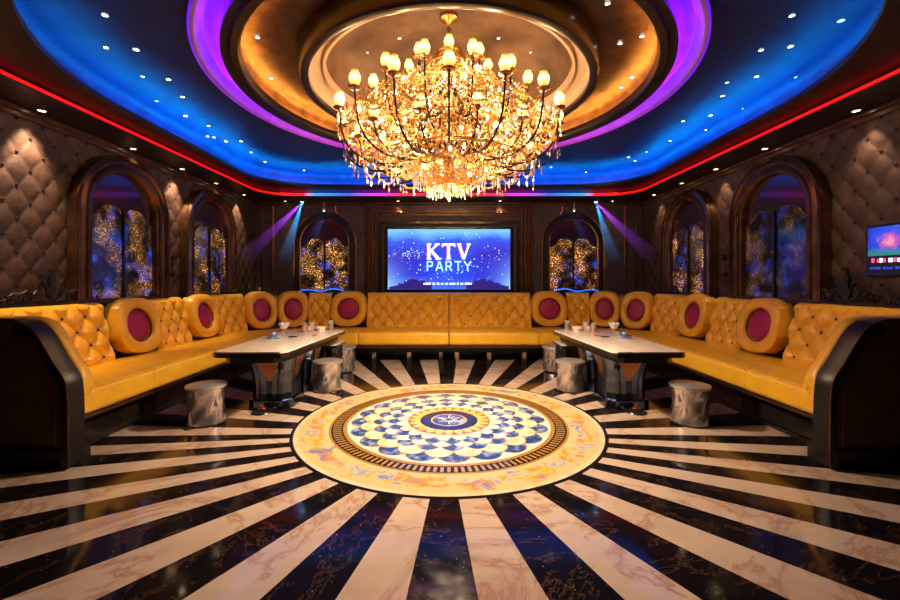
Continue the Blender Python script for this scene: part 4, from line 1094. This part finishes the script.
for n, r0, z0, r1, z1, sag, k in ((24, .14, 3.56, .42, 3.30, .03, 16), (24, .36, 3.46, .78, 3.10, .06, 20), (32, .30, 3.2, .86, 2.86, .08, 22), (32, .74, 3.20, 1.07, 2.90, .05, 16), (32, .12, 3.0, .80, 2.62, .06, 24), (32, .80, 2.60, .36, 2.56, .06, 18), (24, .36, 2.56, .05, 2.34, .05, 14), (24, .12, 2.68, .36, 2.56, .03, 10)):
    for i in range(n): a = 2 * PI * (i + .25) / n; strand(P3(a, r0, z0), P3(a, r1, z1), sag, k)
for n, r, z, sag in ((16, 1.07, 2.93, .16), (16, 1.07, 2.93, .09), (12, .74, 3.21, .14), (8, .37, 3.47, .11), (16, .86, 2.60, .12), (12, .36, 2.56, .10), (12, .9, 2.76, .10)):
    for i in range(n):
        a = 2 * PI * i / n - PI / 2; b = 2 * PI * (i + 1) / n - PI / 2; strand(P3(a, r, z), P3(b, r, z), sag, max(8, int(r * 22)))
for i in range(5200):
    z = R_.uniform(2.34, 3.46) if R_.random() < .75 else R_.uniform(2.34, 2.75); r = rad_at(z) * math.sqrt(R_.uniform(.15, 1)) * .95; a = R_.uniform(0, 2 * PI)
    s = R_.uniform(.007, .015)
    m.octa((r * cos(a), r * sin(a), z), s, s * 1.4, 1 if R_.random() < .15 else 0)
for i in range(420):
    a = R_.uniform(0, 2 * PI); q = R_.random()
    r, z = (R_.uniform(.95, 1.1), R_.uniform(2.62, 2.85)) if q < .35 else (R_.uniform(.45, .95), R_.uniform(2.42, 2.56)) if q < .7 else (R_.uniform(.05, .36), 2.30 + R_.uniform(.0, .12))
    drop(m, r * cos(a), r * sin(a), z, R_.uniform(.8, 1.15), 1 if R_.random() < .4 else 0)
drop(m, 0, 0, 2.30, 1.6)
for i in range(76):
    z = R_.uniform(2.40, 3.3); r = rad_at(z) * R_.uniform(.55, .92); a = 2 * PI * i * .618
    MB().lathe([(0, -.02), (.013, -.01), (.016, .004), (.008, .022), (0, .03)], 8, (r * cos(a), r * sin(a), z)).build('added_glint_bulb', glint_glow, ch)  # small glowing bulbs added among the crystals for glints
cs_ = m.build('crystal_strands', [crystal, crystal_pale], ch, smooth=False); cs_['kind'] = 'stuff'
# the chandelier's light, plus a point and a spot added below it
def point(x, y, z, p, r=.06, c=(1, .62, .28)):
    l = bpy.data.lights.new('chandelier_point_light', 'POINT'); l.energy = p; l.color = c; l.shadow_soft_size = r
    o = bpy.data.objects.new('chandelier_point_light', l); COL.objects.link(o); o.location = (CX + x, CY + y, z); return o
for i in range(6): a = 2 * PI * (i + .5) / 6; point(.95 * cos(a), .95 * sin(a), 3.02, 12)
for i in range(4): a = 2 * PI * (i + .25) / 4; point(.5 * cos(a), .5 * sin(a), 3.34, 11)
for i in range(4): a = 2 * PI * (i + .5) / 4; point(.55 * cos(a), .55 * sin(a), 2.72, 44)
point(0, 0, 2.40, 20, .12); point(0, 0, 2.19, 62, .07, (1, .72, .42))  # lower point is added under the crystals to brighten the sofas
spot(CX, CY, 2.22, (CX, CY, 0), 620, 142, (1, .74, .46), .7, .10, 'added_down_spot')  # unseen spot added to throw more light down on floor and seats

# ------------------------------------------------------------------ world, camera
w = bpy.data.worlds.new('world'); sc.world = w; w.use_nodes = True
w.node_tree.nodes['Background'].inputs[0].default_value = (.01, .01, .02, 1); w.node_tree.nodes['Background'].inputs[1].default_value = .1
cd = bpy.data.cameras.new('camera'); cam = bpy.data.objects.new('camera', cd); COL.objects.link(cam)
cam.location = (0, 0, 1.4); cam.rotation_euler = (PI / 2, 0, 0)
cd.sensor_width = 36; cd.sensor_fit = 'HORIZONTAL'; cd.lens = 416 / 900 * 36; cd.shift_x = 1 / 900; cd.shift_y = -20 / 900; cd.clip_start = .05
sc.camera = cam
sc.view_settings.view_transform = 'Standard'; sc.view_settings.look = 'None'; sc.view_settings.gamma = 1; sc.view_settings.use_curve_mapping = False
sc.view_settings.exposure = 0.
try:
    sc.cycles.use_denoising = True; sc.cycles.denoiser = 'OPENIMAGEDENOISE'
    sc.cycles.max_bounces = 6; sc.cycles.diffuse_bounces = 3; sc.cycles.glossy_bounces = 4; sc.cycles.transmission_bounces = 4
    sc.cycles.sample_clamp_indirect = 6; sc.cycles.caustics_reflective = False; sc.cycles.caustics_refractive = False; sc.cycles.blur_glossy = .5
except Exception: pass
